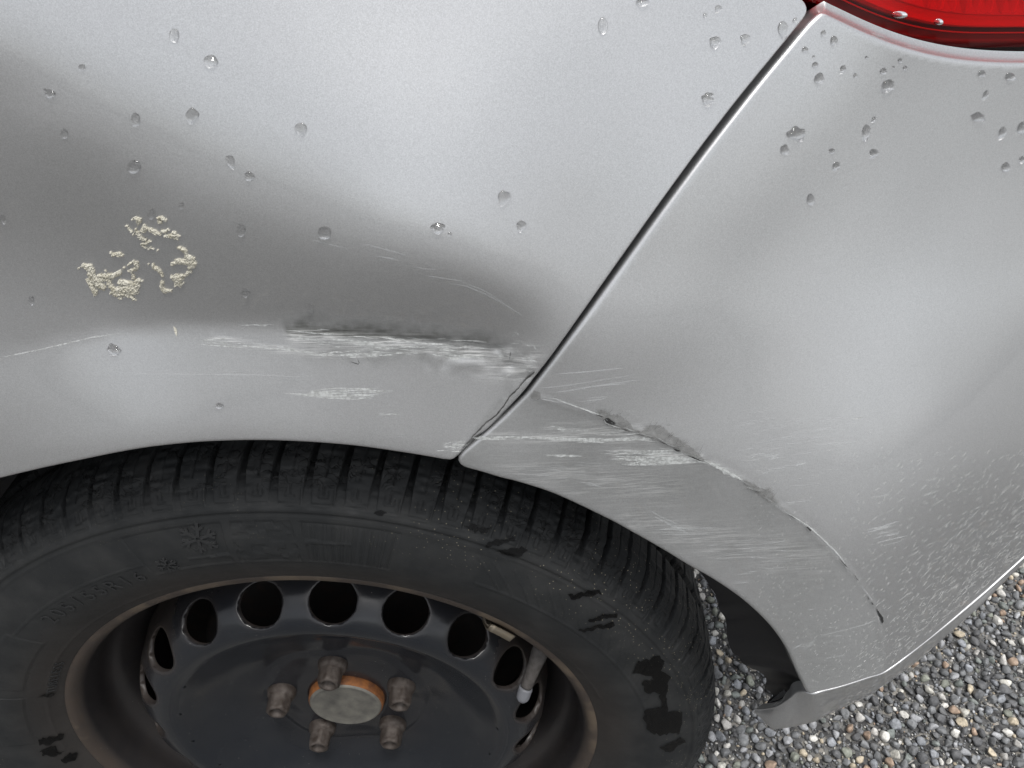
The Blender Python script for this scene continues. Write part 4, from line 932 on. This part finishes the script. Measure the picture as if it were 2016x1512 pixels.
def gravel_flecks(s):  # pale flecks painted in place of gravel mirrored in the clear coat
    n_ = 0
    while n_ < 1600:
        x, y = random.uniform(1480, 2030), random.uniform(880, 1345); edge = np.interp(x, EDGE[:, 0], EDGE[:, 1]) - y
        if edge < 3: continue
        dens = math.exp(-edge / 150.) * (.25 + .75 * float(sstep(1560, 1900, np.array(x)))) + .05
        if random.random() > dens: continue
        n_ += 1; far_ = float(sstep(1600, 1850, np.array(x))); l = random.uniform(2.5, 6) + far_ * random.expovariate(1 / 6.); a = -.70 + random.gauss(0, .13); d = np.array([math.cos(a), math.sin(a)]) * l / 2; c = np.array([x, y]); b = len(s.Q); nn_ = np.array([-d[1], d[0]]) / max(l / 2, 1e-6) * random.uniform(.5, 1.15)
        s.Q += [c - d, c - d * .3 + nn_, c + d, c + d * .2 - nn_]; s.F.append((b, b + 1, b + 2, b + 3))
marks(gravel_flecks, FLECKS, bumper, 'gravel_reflection_flecks', .0001)
def patch(polys, mat, name, lift=.0004, rough=5):
    V, F = [], []
    for poly in polys:
        lo = resample(np.vstack([poly, poly[:1]]).astype(float), 2.5)[:-1]
        lo = lo + (np.stack([vnoise(lo[:, 0], lo[:, 1], .55, 61), vnoise(lo[:, 0], lo[:, 1], .55, 62)], 1) - .5) * rough
        x0, y0 = lo.min(0); x1, y1 = lo.max(0); pts = [tuple(p) for p in lo]
        for x in np.arange(x0 + 1.5, x1, 4):
            for y in np.arange(y0 + 1.5, y1, 4):
                if inside(lo, np.array([x]), np.array([y]))[0]: pts.append((x, y))
        vv, _, ff, _, _, _ = delaunay_2d_cdt([Vector(p) for p in pts], [], [list(range(len(lo)))], 1, 1e-5)
        b = len(V); V += surf(np.array([(v.x, v.y) for v in vv]), lift).tolist(); F += [tuple(b + k for k in q) for q in ff]
    o = mesh(name, V, F, mat, bumper)
    if len(polys) > 1: o['kind'] = 'stuff'
    return o
patch([[(1172, 804), (1186, 806), (1200, 814), (1222, 818), (1240, 832), (1248, 846), (1262, 848), (1275, 838), (1300, 836), (1316, 850), (1340, 866), (1356, 876), (1378, 896), (1386, 906), (1366, 902), (1340, 890), (1310, 872), (1280, 862), (1250, 850), (1220, 846), (1196, 836), (1182, 820)]], PRIMER, 'bare_patch', .0004, 5)
patch([[(1461, 942), (1478, 950), (1500, 962), (1512, 962), (1522, 970), (1528, 996), (1512, 988), (1490, 972), (1466, 956)]], PRIMER, 'bare_patch', .0004, 5)
patch([[(1046, 776), (1052, 768), (1062, 772), (1066, 780), (1056, 786), (1046, 784)]], PRIMER, 'bare_patch', .0005, 3)
patch([[(1188, 824), (1196, 821), (1204, 827), (1213, 833), (1208, 834), (1196, 832)]], DARKPL, 'puncture', .0008, 2)
patch([[(1325, 883), (1332, 884), (1340, 886), (1332, 887)], [(1350, 893), (1366, 899), (1383, 906), (1366, 902)], [(1585, 1035), (1588, 1035), (1596, 1043), (1593, 1044)]], DARKPL, 'puncture', .0010, 1)
patch([[(1724, 1196), (1728, 1202), (1736, 1212), (1738, 1222), (1735, 1228), (1732, 1216), (1726, 1204)], [(1679, 1128), (1683, 1133), (1690, 1144), (1686, 1140)], [(1706, 1172), (1711, 1180), (1708, 1178)], [(1714, 1183), (1718, 1189), (1715, 1188)]], DARKPL, 'dark_nick', .0006, 2)
marks(lambda s: (s.add([(1188, 822), (1190, 829), (1200, 834), (1214, 838), (1222, 840)], 1.3), s.add([(1330, 888), (1338, 889), (1341, 884)], 1.2), s.add([(1352, 896), (1384, 909)], 1.2), s.cluster([(1470, 955), (1512, 980)], 2, 8, 12, 1.4, .5)), SCUFF, bumper, 'torn_rim', .0014)
marks(lambda s: (s.cluster([(1176, 806), (1210, 812), (1240, 832)], 4, 26, 15, 1.5, -.75, .3), s.cluster([(1270, 842), (1310, 842), (1350, 872), (1385, 900)], 5, 44, 16, 1.6, -.75, .3), s.cluster([(1240, 852), (1300, 868), (1360, 898)], 3, 30, 22, 1.6, .35, .15), s.cluster([(1468, 948), (1520, 975)], 4, 16, 14, 1.5, -.6, .4)), PRIMER, bumper, 'frayed_paint', .0007)
marks(lambda s: [s.add([(a, b), (a + 9, b + c), (a + 17, b + 2 * c)], 1.3) for a, b, c in ((1172, 814, 3), (1222, 842, 3), (1250, 852, 2), (1296, 866, 4), (1322, 880, 4), (1480, 962, 4), (1548, 1010, 5), (1650, 1098, 9))], DARKPL, bumper, 'crack_line', .0010)
# bent edge of the panel by the seam
def fold():
    A = np.array([(1052, 733), (1030, 752), (1022, 764), (1008, 776), (992, 800), (975, 818), (950, 840), (930, 862), (912, 882), (904, 890)], float); B = np.array([(1056, 738), (1038, 757), (1030, 770), (1014, 790), (1000, 806), (984, 826), (962, 846), (945, 858), (925, 876), (908, 891)], float)
    A = resample(A, 4); B = resample(B, 4); n = min(len(A), len(B)); A = A[:n] + (np.stack([vnoise(A[:n, 0], A[:n, 1], .12, 71), 0 * A[:n, 0]], 1) - .5) * 5; B = B[:n]
    a = on(YP, A, 0.) + normal(YP, *on(YP, A)[:, [0, 2]].T) * .0005; b = on(YP, B, .004); m = (a + b) / 2 + np.array([0, -.0006, 0]) + (np.stack([vnoise(A[:, 0], A[:, 1], .2, 72)] * 3, 1) - .5) * .0015
    V = np.vstack([a, m, b]); F = [(r * n + i, r * n + i + 1, (r + 1) * n + i + 1, (r + 1) * n + i) for r in range(2) for i in range(n - 1)]
    return mesh('bent_flange', V, F, FOLD, panel)
fold()
marks(lambda s: (s.cluster([(1378, 1120), (1420, 1145), (1480, 1185)], 1.6, 26, 9, 2.0, .6, .5),), SCUFF, bumper, 'chipped_edge', .0004)
marks(lambda s: (s.cluster([(1440, 1160), (1480, 1190)], 1.4, 20, 7, 2.0, .6, .6), s.cluster([(1275, 1062), (1340, 1100)], 1.4, 14, 8, 1.6, .6, .5)), DARKPL, bumper, 'dark_nick', .0005)

# ------------------------------------------------------------------ dried residue
def crust(strokes, name, parent):
    """lumpy crust from fat strokes given in picture pixels"""
    g = .55; pts = np.array([p[:2] for s in strokes for p in s], float); x0, y0 = pts.min(0) - 9; x1, y1 = pts.max(0) + 9
    X, Yp = np.meshgrid(np.arange(x0, x1, g), np.arange(y0, y1, g), indexing='ij'); Fd = np.full(X.shape, -9.)
    for s in strokes:
        s = np.asarray(s, float)
        for a, b in zip(s[:-1], s[1:]):
            ab = b[:2] - a[:2]; t = np.clip(((X - a[0]) * ab[0] + (Yp - a[1]) * ab[1]) / max(ab @ ab, 1e-6), 0, 1)
            Fd = np.maximum(Fd, a[2] + (b[2] - a[2]) * t - np.hypot(X - a[0] - t * ab[0], Yp - a[1] - t * ab[1]))
    Fd = Fd * 1.2 + 1.2 + (vnoise(X, Yp, .32, 81) - .5) * 4.2 + (vnoise(X, Yp, 1.1, 82) - .5) * 2.2
    m = Fd > .15; idx = -np.ones(X.shape, int); idx[m] = np.arange(m.sum())
    Q = np.stack([X[m], Yp[m]], 1); base = surf(Q, 0.)
    h = (.0002 + .0007 * np.sqrt(np.clip(Fd[m], 0, 6) / 6)) * (.35 + 1.1 * vnoise(Q[:, 0], Q[:, 1], .5, 83) + .5 * vnoise(Q[:, 0], Q[:, 1], 1.3, 84))
    n = normal(YP, base[:, 0], base[:, 2]); topv = base + n * h[:, None]; nb = len(base)
    c = m[:-1, :-1] & m[1:, :-1] & m[1:, 1:] & m[:-1, 1:]; q = np.stack([idx[:-1, :-1][c], idx[1:, :-1][c], idx[1:, 1:][c], idx[:-1, 1:][c]], 1)
    if not len(q): return
    used = np.unique(q); remap = -np.ones(nb, int); remap[used] = np.arange(len(used)); q = remap[q]; T = topv[used]; Bv = base[used]; k = len(used)
    E = {}
    for f_ in q:
        for a, b in zip(f_, np.roll(f_, -1)): E[(a, b)] = E.get((a, b), 0) + 1
    walls = [(b, a, a + k, b + k) for (a, b) in E if (b, a) not in E]
    o = mesh(name, np.vstack([T, Bv]), [tuple(x) for x in q] + walls, CRUST, parent)
    return o
res = empty('dried_residue', tuple(surf([(270, 520)])[0]))
tag(res, 'crusty cream dried splatter in a broken ring on silver panel left of the dent', 'residue')
rinv = Matrix.Translation(-res.location)
cv = lambda s: [[(130 + x / 6.72, 400 + y / 6.72, w_ / 6.72) for x, y, w_ in q] for q in s]
clumps = [
 [[(240, 830, 28), (320, 850, 40), (340, 930, 50), (370, 990, 40), (430, 1060, 55), (500, 1120, 28)], [(430, 960, 22), (520, 960, 26), (620, 960, 34), (720, 915, 26)], [(300, 1020, 26), (340, 1100, 26), (385, 1170, 34), (375, 1230, 8)], [(400, 1010, 24), (560, 1010, 26), (580, 1080, 26), (640, 1150, 30)], [(590, 1190, 14), (700, 1150, 44), (800, 1130, 56), (900, 1150, 62), (930, 1090, 50)], [(720, 1040, 34), (800, 1060, 34), (900, 1070, 30), (960, 1020, 24), (1000, 1030, 12)], [(640, 1210, 18), (760, 1200, 22), (860, 1230, 20), (920, 1280, 10)]],
 [[(830, 810, 14), (890, 770, 14)]], [[(930, 800, 26), (950, 850, 26), (880, 880, 18), (830, 895, 12)], [(870, 900, 12), (900, 980, 12), (880, 1000, 10)]],
 [[(590, 655, 8), (640, 680, 24), (700, 670, 28), (750, 690, 14)]], [[(930, 200, 16), (970, 215, 28), (960, 270, 14)]], [[(885, 215, 14)] * 2], [[(1220, 190, 14), (1270, 195, 22), (1325, 220, 12)], [(1230, 240, 14), (1270, 265, 10)]],
 [[(1035, 290, 16), (1030, 350, 38)], [(1070, 320, 10), (1130, 360, 22), (1180, 385, 34), (1215, 390, 18), (1255, 415, 8)]], [[(830, 340, 14), (870, 375, 10)]], [[(920, 345, 10), (960, 410, 22), (1000, 460, 24), (1060, 480, 10)]],
 [[(1265, 365, 16), (1310, 375, 18), (1350, 350, 14)]], [[(1310, 430, 14), (1370, 430, 26), (1440, 430, 24), (1490, 435, 18)], [(1420, 380, 16), (1450, 400, 14)], [(1440, 460, 14), (1490, 480, 6)]], [[(1005, 530, 12), (1060, 530, 18), (1110, 500, 14)], [(1020, 565, 10), (1090, 590, 12), (1155, 600, 9)]],
 [[(1480, 585, 12), (1540, 600, 24), (1580, 630, 20), (1600, 665, 8)]], [[(1410, 800, 14), (1470, 770, 32), (1540, 770, 30), (1620, 770, 46), (1690, 800, 44)], [(1590, 700, 20), (1640, 720, 34), (1690, 730, 18)], [(1640, 850, 26), (1690, 830, 24)]], [[(1570, 960, 12), (1610, 920, 16), (1650, 900, 16)]],
 [[(1400, 975, 20), (1460, 990, 46), (1520, 980, 42), (1480, 1050, 40), (1450, 1100, 14)], [(1500, 1090, 16), (1550, 1060, 12)]], [[(1275, 1050, 24), (1265, 1110, 18), (1300, 1160, 26), (1360, 1160, 22), (1395, 1155, 12)]], [[(1150, 810, 12), (1165, 845, 20), (1215, 860, 20), (1250, 905, 18), (1285, 965, 10)]], [[(1095, 815, 9)] * 2],
 [[(525, 890, 12)] * 2], [[(770, 850, 9)] * 2], [[(720, 1255, 18), (735, 1245, 14)]], [[(805, 300, 8)] * 2], [[(890, 412, 8)] * 2], [[(172, 860, 9)] * 2], [[(1220, 625, 8)] * 2]]
for c in clumps:
    o = crust(cv(c), 'crust_flake', res)
    if o: o.matrix_parent_inverse = rinv

# ------------------------------------------------------------------ water drops
DROPS = [  # px, py, half width, half height, shape (0 round, 1 tailed, 2 ragged), tilt, label
 (343, 70, 10, 14, 0, 0, 'oval water drop high on the panel, left of the bigger wide drop near the top'),
 (415, 121, 14, 13, 0, .3, 'wide round water drop high on the panel, below and right of an oval drop'),
 (161, 133, 7, 7, 0, 0, 'faint small water drop near the upper left of the panel above the dark dent shadow'),
 (98, 184, 12, 8, 2, .5, 'slanted flat water drop on the dark upper left shadow line of the panel'),
 (378, 228, 13, 15, 2, .2, 'squarish ragged water drop right of a narrow oval drop on the panel'),
 (267, 236, 9, 14, 0, -.1, 'narrow oval water drop left of the squarish ragged drop on the panel'),
 (592, 257, 13, 15, 1, .1, 'water drop with a short tail standing alone on the bright upper middle of the panel'),
 (127, 263, 7, 10, 0, -.2, 'small dim water drop at far left below the slanted flat drop'),
 (264, 328, 13, 13, 0, 0, 'round water drop above the cream residue, right below the narrow oval drop'),
 (454, 319, 9, 14, 1, -.3, 'pear shaped water drop just above a smaller hooked drop on the panel'),
 (491, 347, 10, 9, 2, .4, 'small hooked water drop just below the pear shaped drop'),
 (357, 405, 5, 7, 0, 0, 'tiny water drop just right above the cream residue'),
 (298, 421, 7, 11, 0, 0, 'dim oval water drop touching the top of the cream residue'),
 (6, 432, 6, 9, 1, -.4, 'thin water drop at the left edge of the photo beside the dent'),
 (475, 453, 9, 13, 0, 0, 'oval water drop right of the cream residue at the top of the dark dent'),
 (639, 458, 13, 13, 0, 0, 'round water drop on the dark dent, right of the oval drop beside the residue'),
 (862, 449, 15, 10, 2, 0, 'broad flat water drop above the end of the dent'),
 (886, 461, 4, 4, 0, 0, 'pinhead water drop beside the broad flat drop above the dent'),
 (992, 391, 14, 15, 1, .4, 'large pointed water drop above the dent end on bright paint'),
 (1026, 446, 10, 12, 1, .3, 'small pointed water drop below the large pointed drop by the dent end'),
 (1187, 51, 10, 16, 0, 0, 'tall oval water drop near the top middle of the panel'),
 (1394, 195, 12, 13, 2, .2, 'ragged water drop beside the upper half of the panel seam, lowest one there'),
 (1408, 83, 11, 12, 2, .3, 'ragged water drop left of a tailed one in the upper right of the panel'),
 (1467, 78, 10, 11, 1, .2, 'pointed water drop high on the panel between a ragged drop and the seam'),
 (1265, 4, 13, 8, 0, 0, 'water drop cut by the top edge of the photo'),
 (1414, 18, 7, 8, 1, .4, 'small water drop near the top edge above the ragged drop in the panel corner'),
 (1388, 31, 4, 5, 0, 0, 'tiny water drop below left of a small drop at the top edge'),
 (1542, 59, 11, 17, 1, -.1, 'large tailed water drop hanging at the panel corner beside the tail lamp'),
 (1565, 40, 4, 6, 0, .5, 'tiny water drop above the large tailed drop in the panel corner'),
 (484, 576, 8, 8, 0, 0, 'faint water drop low in the dark dent right of the cream residue'),
 (224, 689, 13, 11, 2, .3, 'squarish water drop just below the white crease line left of the scrape'),
 (432, 799, 8, 6, 0, 0, 'faint flat water drop above the wheel arch edge below the scratch'),
 (62, 592, 6, 9, 1, -.2, 'faint water drop at lower left above the crease line'),
 (612, 606, 7, 6, 0, 0, 'dull grey water drop at the top of the dirty smear in the dent'),
 (1621, 66, 5, 7, 0, .2, 'narrow small water drop at the top corner of the bumper beside a bigger oval one'),
 (1642, 81, 7, 11, 0, 0, 'oval water drop at the top corner of the bumper under the tail lamp'),
 (1585, 98, 6, 6, 0, 0, 'round small water drop beside the seam at the top of the bumper'),
 (1602, 112, 2.5, 3, 0, 0, 'pinhead water drop between two small round drops beside the bumper seam'),
 (1605, 128, 6, 6, 0, 0, 'round small water drop directly above a larger one beside the bumper seam'),
 (1613, 155, 9, 12, 0, .2, 'large round water drop beside the seam, lowest of the column at the bumper top'),
 (1659, 137, 6, 9, 1, .5, 'hooked thin water drop right of the small round drops at the bumper top'),
 (1684, 149, 4, 5, 0, 0, 'tiny water drop between the hooked drop and the large ragged one at the bumper top'),
 (1706, 113, 3, 3, 0, 0, 'pinhead water drop under the bright rolled edge of the bumper'),
 (1739, 140, 6, 7, 0, .3, 'small rounded water drop above the large ragged drop under the tail lamp'),
 (1748, 169, 11, 13, 2, .6, 'large ragged water drop under the middle of the tail lamp'),
 (1772, 119, 4, 5, 0, 0, 'tiny oval water drop, topmost of three tiny ones under the tail lamp'),
 (1782, 134, 4, 5, 0, 0, 'tiny water drop, rightmost of three tiny ones under the tail lamp'),
 (1759, 133, 3, 3, 0, 0, 'pinhead water drop, leftmost of three tiny ones under the tail lamp'),
 (1933, 145, 7, 7, 0, .2, 'small round water drop under the tail lamp, left of the drop nearest the right corner'),
 (1989, 151, 9, 8, 0, .5, 'rounded water drop nearest the right corner under the tail lamp'),
 (1940, 188, 5, 11, 1, .4, 'thin upright water drop below the pair at the right under the tail lamp'),
 (1926, 230, 12, 9, 2, 0, 'flat ragged water drop at the right edge of the bumper above a slanted long one'),
 (1973, 262, 7, 13, 1, .35, 'long slanted water drop near the right edge below the flat ragged drop'),
 (1705, 261, 8, 16, 1, .15, 'tailed water drop in the middle of the upper bumper'),
 (1568, 263, 17, 13, 2, -.3, 'largest water drop on the bumper, broad and ragged near the seam'),
 (1545, 295, 8, 11, 0, .1, 'oval water drop just below the largest drop near the seam'),
 (1638, 298, 6, 6, 1, 0, 'dull small water drop right of the oval drop in the middle of the bumper'),
 (1720, 303, 9, 10, 1, .3, 'curved water drop below the tailed one in the middle of the bumper'),
 (1646, 328, 7, 10, 1, .3, 'slim pointed water drop below the dull small one on the bumper'),
 (1596, 393, 7, 12, 0, 0, 'lowest water drop on the upper bumper, lone and egg shaped'),
 (1980, 329, 7, 10, 0, .1, 'egg shaped water drop near the right edge of the bumper, lowest there'),
 (2011, 252, 7, 13, 0, .2, 'water drop cut by the right edge beside the long slanted one'),
 (2012, 315, 6, 8, 1, .5, 'slanted water drop at the right edge of the photo above the egg shaped one'),
 (1720, 236, 4, 7, 1, .5, 'slim faint water drop right above the tailed drop on the bumper'),
]
def drop(px, py, hw, hh, sh, tilt, label):
    n, rg = 36, 10; sd = int(px * 7 + py); rn = np.random.default_rng(sd); V2 = []
    am = rn.normal(0, .055 if sh == 2 else .02, 5); phz = rn.random(5) * 6.28
    for i in range(n):
        t = 2 * math.pi * i / n; q = 1 + sum(am[k] * math.cos((k + 2) * t + phz[k]) for k in range(5))
        x, y = math.cos(t) * q, math.sin(t) * q
        ys = max(0., min(1., (y + .5) / 1.5)); ys = ys * ys * (3 - 2 * ys)
        if sh >= 1: x *= 1.05 - (.55 if sh == 1 else .28) * ys; y *= 1 + .14 * ys
        c, s_ = math.cos(tilt), math.sin(tilt); V2.append((x * hw, y * hh, c, s_))
    E = np.array([(px + a * c - b * s_, py + a * s_ + b * c) for a, b, c, s_ in V2]); cen = np.array([px, py + hh * .12])
    Q = [cen]
    for k in range(1, rg + 1): Q += list(cen + (E - cen) * math.sin(k / rg * math.pi / 2))
    Q = np.array(Q); bse = surf(Q, .00003); Y = YB if is_bumper([(px, py)])[0] else YP
    nn = normal(Y, bse[:1, 0], bse[:1, 2])[0]; size = np.linalg.norm(bse[1 + (rg - 1) * n] - bse[1 + (rg - 1) * n + n // 2]); H = size * .29
    fr = np.concatenate([[0]] + [[k / rg] * n for k in range(1, rg + 1)]); hgt = H * np.cos(fr * math.pi / 2) ** .85
    sag = .6 * (Q[:, 1] - cen[1]) / max(hh, 1e-6); P = bse + nn * (hgt * (1 + sag))[:, None]
    c0 = P[0].copy() * 0 + bse[0]
    F = [(0, 1 + i, 1 + (i + 1) % n) for i in range(n)]
    for k in range(rg - 1): F += [(1 + k * n + i, 1 + (k + 1) * n + i, 1 + (k + 1) * n + (i + 1) % n, 1 + k * n + (i + 1) % n) for i in range(n)]
    o = mesh('water_drop', P - c0, F, WATER); o.location = c0
    bm = bmesh.new(); bm.from_mesh(o.data); bmesh.ops.recalc_face_normals(bm, faces=bm.faces); bm.faces.ensure_lookup_table()
    if bm.faces[0].normal.dot(Vector(nn)) < 0: bmesh.ops.reverse_faces(bm, faces=bm.faces)
    bm.to_mesh(o.data); bm.free()
    tag(o, label, 'water drop', 'water drops beaded on the paint')
for d in DROPS: drop(*d)
# drops on the lamp lens
def lens_drop(px, py, hw, hh, label):
    Y0 = YB; Q = []; n, rg = 22, 6
    for k in range(0, rg + 1):
        for i in range(n if k else 1):
            t = 2 * math.pi * i / n; s_ = math.sin(k / rg * math.pi / 2); Q.append((px + hw * s_ * math.cos(t), py + hh * s_ * math.sin(t) * (1 if math.sin(t) < 0 else .8)))
    Q = np.array(Q); b = on(YB, Q, .0084); nn = normal(YB, b[:1, 0], b[:1, 2])[0]; fr = np.concatenate([[0]] + [[k / rg] * n for k in range(1, rg + 1)])
    P = b + nn * (.0012 * np.cos(fr * math.pi / 2))[:, None]; F = [(0, 1 + i, 1 + (i + 1) % n) for i in range(n)]
    for k in range(rg - 1): F += [(1 + k * n + i, 1 + (k + 1) * n + i, 1 + (k + 1) * n + (i + 1) % n, 1 + k * n + (i + 1) % n) for i in range(n)]
    o = mesh('water_drop', P - b[0], F, WATER); o.location = b[0]; tag(o, label, 'water drop', 'water drops beaded on the tail lamp')
lens_drop(1771, 30, 16, 9, 'wide grey water drop on the red tail lamp lens, left one of two')
lens_drop(1848, 44, 9, 8, 'rounded grey water drop on the red tail lamp lens, right of a wider one')

# ------------------------------------------------------------------ ground and gravel
GZ0 = -.305
N = 70; gx = np.linspace(-1, 1, N); gx = np.sign(gx) * np.abs(gx) ** 3 * 80; V = [(x, y, GZ0 - .0035) for x in gx for y in gx]
F = [(i * N + j, (i + 1) * N + j, (i + 1) * N + j + 1, i * N + j + 1) for i in range(N - 1) for j in range(N - 1)]
ground = mesh('ground', V, F, GRIT, None); ground['kind'] = 'structure'
def ico(sub):
    bm = bmesh.new(); bmesh.ops.create_icosphere(bm, subdivisions=sub, radius=1); v = np.array([q.co[:] for q in bm.verts]); f = np.array([[q.index for q in p.verts] for p in bm.faces]); bm.free(); return v, f
def rock(sub, seed):
    v, f = ico(sub); r = np.random.default_rng(seed); v = v.copy()
    for _ in range(13 + seed % 5):            # flatten with random planes: rounded but faceted
        n = r.normal(size=3); n /= np.linalg.norm(n); c = r.uniform(.50, .84); d = v @ n; v -= np.outer(np.maximum(d - c, 0) * .93, n)
    v *= 1 + .05 * r.normal(size=(1, 3)); return v, f
TINTS = np.array([(.080, .081, .084), (.105, .107, .11), (.13, .134, .138), (.17, .175, .18), (.20, .21, .225), (.27, .275, .285), (.38, .37, .35), (.43, .42, .38), (.48, .47, .44), (.38, .33, .25), (.27, .20, .15), (.16, .175, .165), (.19, .20, .17)])
TP = np.array([.12, .15, .15, .12, .10, .08, .065, .045, .035, .045, .03, .04, .03]); TP /= TP.sum()
def scatter(x0, x1, y0, y1, n, smin, smax, power=2.2):
    s = smin + (smax - smin) * rng.random(n) ** power; return rng.uniform(x0, x1, n), rng.uniform(y0, y1, n), s
def rotm(n):
    q = rng.normal(size=(n, 4)); q /= np.linalg.norm(q, axis=1, keepdims=True); a, b, c, d = q.T
    return np.stack([np.stack([1 - 2 * (c * c + d * d), 2 * (b * c - a * d), 2 * (b * d + a * c)], 1), np.stack([2 * (b * c + a * d), 1 - 2 * (b * b + d * d), 2 * (c * d - a * b)], 1), np.stack([2 * (b * d - a * c), 2 * (c * d + a * b), 1 - 2 * (b * b + c * c)], 1)], 1)
def thin(x, y, s, k=.70):                 # drop overlapping stones, biggest first
    o = np.argsort(-s); cell = .02; H = {}; keep = []
    for i in o:
        a, b = int(math.floor(x[i] / cell)), int(math.floor(y[i] / cell)); ok = True
        for da in (-1, 0, 1):
            for db in (-1, 0, 1):
                for j in H.get((a + da, b + db), ()):
                    if (x[i] - x[j]) ** 2 + (y[i] - y[j]) ** 2 < ((s[i] + s[j]) * k) ** 2: ok = False; break
                if not ok: break
            if not ok: break
        if ok: H.setdefault((a, b), []).append(i); keep.append(i)
    return np.array(keep)
xa, ya, sa = [], [], []
for args in ((.30, 1.15, -.02, .75, 70000, .0013, .0082, 3.6), (-.62, -.30, -.02, .35, 2600, .0016, .0105, 3.6), (-.35, 2.2, -2.2, -.02, 34000, .003, .0115, 2.8), (1.15, 1.9, -.02, .7, 3500, .003, .0120, 2.4)):
    a, b, c = scatter(*args); xa.append(a); ya.append(b); sa.append(c)
xa, ya, sa = map(np.concatenate, (xa, ya, sa)); kp = thin(xa, ya, sa); xa, ya, sa = xa[kp], ya[kp], sa[kp]; n = len(xa)
tint = TINTS[rng.choice(len(TINTS), n, p=TP)] * rng.uniform(.8, 1.2, (n, 1)) * 1.65; rot = rotm(n); sq = np.stack([rng.uniform(.8, 1.25, n), rng.uniform(.75, 1.1, n), rng.uniform(.55, .9, n)], 1)
za = GZ0 - .0035 + sa * rng.uniform(.2, .75, n) + np.where(sa < .003, rng.uniform(0, .002, n), 0)
P3 = np.stack([xa, ya, za], 1); ppx, ppy = project(P3)
vis = (ppx > -20) & (ppx < 2040) & (ppy > 1080) & (ppy < 1530) & (ya > -.03)
wv_ = (P3 - CAM) @ np.array([0, cp, -sp_]); app = sa / wv_ * vis
big = np.argsort(-app)[:300]; isbig = np.zeros(n, bool); isbig[big] = True
rocks_hi = [rock(3, 100 + k) for k in range(8)]
for k, (v, f) in enumerate(rocks_hi):
    me = bpy.data.meshes.new('pebble'); me.from_pydata(v.tolist(), [], f.tolist()); me.polygons.foreach_set('use_smooth', [True] * len(f)); me.update(); rocks_hi[k] = me
def m_pebble_obj(c, i):
    m = PEB.copy(); m.name = 'pebble_stone_tone'; a = [q for q in m.node_tree.nodes if q.type == 'ATTRIBUTE'][0]
    rgb = m.node_tree.nodes.new('ShaderNodeRGB'); rgb.outputs[0].default_value = (*c, 1)
    for l in list(m.node_tree.links):
        if l.from_node == a: m.node_tree.links.new(rgb.outputs[0], l.to_socket)
    return m
tone_m = [m_pebble_obj(c * 1.65, i) for i, c in enumerate(TINTS)]
meshes = {}
for i in big:
    ti = int(np.argmin(((TINTS * 1.65 - tint[i]) ** 2).sum(1))); key = (int(rng.integers(8)), ti)
    if key not in meshes: meshes[key] = rocks_hi[key[0]].copy(); meshes[key].materials.append(tone_m[ti])
    o = bpy.data.objects.new('pebble', meshes[key]); COL.objects.link(o); o.parent = ground
    o.matrix_basis = Matrix.Translation((xa[i], ya[i], za[i])) @ Matrix(rot[i].tolist()).to_4x4() @ Matrix.Diagonal((*(sa[i] * sq[i]), 1))
def joined(sel, sub, nvar, name, label):
    Vs, Fs, Cs = [], [], []; tot = 0; var = [rock(sub, 200 + k) for k in range(nvar)]; pick = rng.integers(nvar, size=n)
    for k, (v, f) in enumerate(var):
        ids = sel[pick[sel] == k]
        if not len(ids): continue
        W = np.einsum('nij,nvj->nvi', rot[ids], v[None] * (sa[ids, None] * sq[ids])[:, None, :]) + P3[ids][:, None, :]
        Vs.append(W.reshape(-1, 3)); Fs.append((f[None] + (np.arange(len(ids)) * len(v))[:, None, None] + tot).reshape(-1, 3)); Cs.append(np.repeat(tint[ids], len(v), 0)); tot += W.shape[0] * W.shape[1]
    Vs = np.vstack(Vs); Fs = np.vstack(Fs); Cs = np.vstack(Cs); me = bpy.data.meshes.new(name)
    me.vertices.add(len(Vs)); me.vertices.foreach_set('co', Vs.ravel()); me.loops.add(Fs.size); me.loops.foreach_set('vertex_index', Fs.ravel()); me.polygons.add(len(Fs)); me.polygons.foreach_set('loop_start', np.arange(0, Fs.size, 3)); me.polygons.foreach_set('use_smooth', np.ones(len(Fs), bool)); me.update(calc_edges=True)
    ca = me.attributes.new('tint', 'FLOAT_COLOR', 'POINT'); ca.data.foreach_set('color', np.hstack([Cs, np.ones((len(Cs), 1))]).astype(np.float32).ravel())
    o = link(name, me, PEB); tag(o, label, 'gravel', kind='stuff'); return o
near = np.where(vis & ~isbig)[0]; farr = np.where(~vis)[0]
joined(near, 2, 10, 'gravel', 'small mixed grey and tan gravel under the bumper corner and behind the tyre')
joined(farr, 1, 8, 'gravel', 'loose grey gravel of the open ground around the car')
print('pebbles', n, len(near), len(farr), 'tris', sum(len(o.data.loop_triangles) or len(o.data.polygons) for o in S.objects if o.type == 'MESH'))
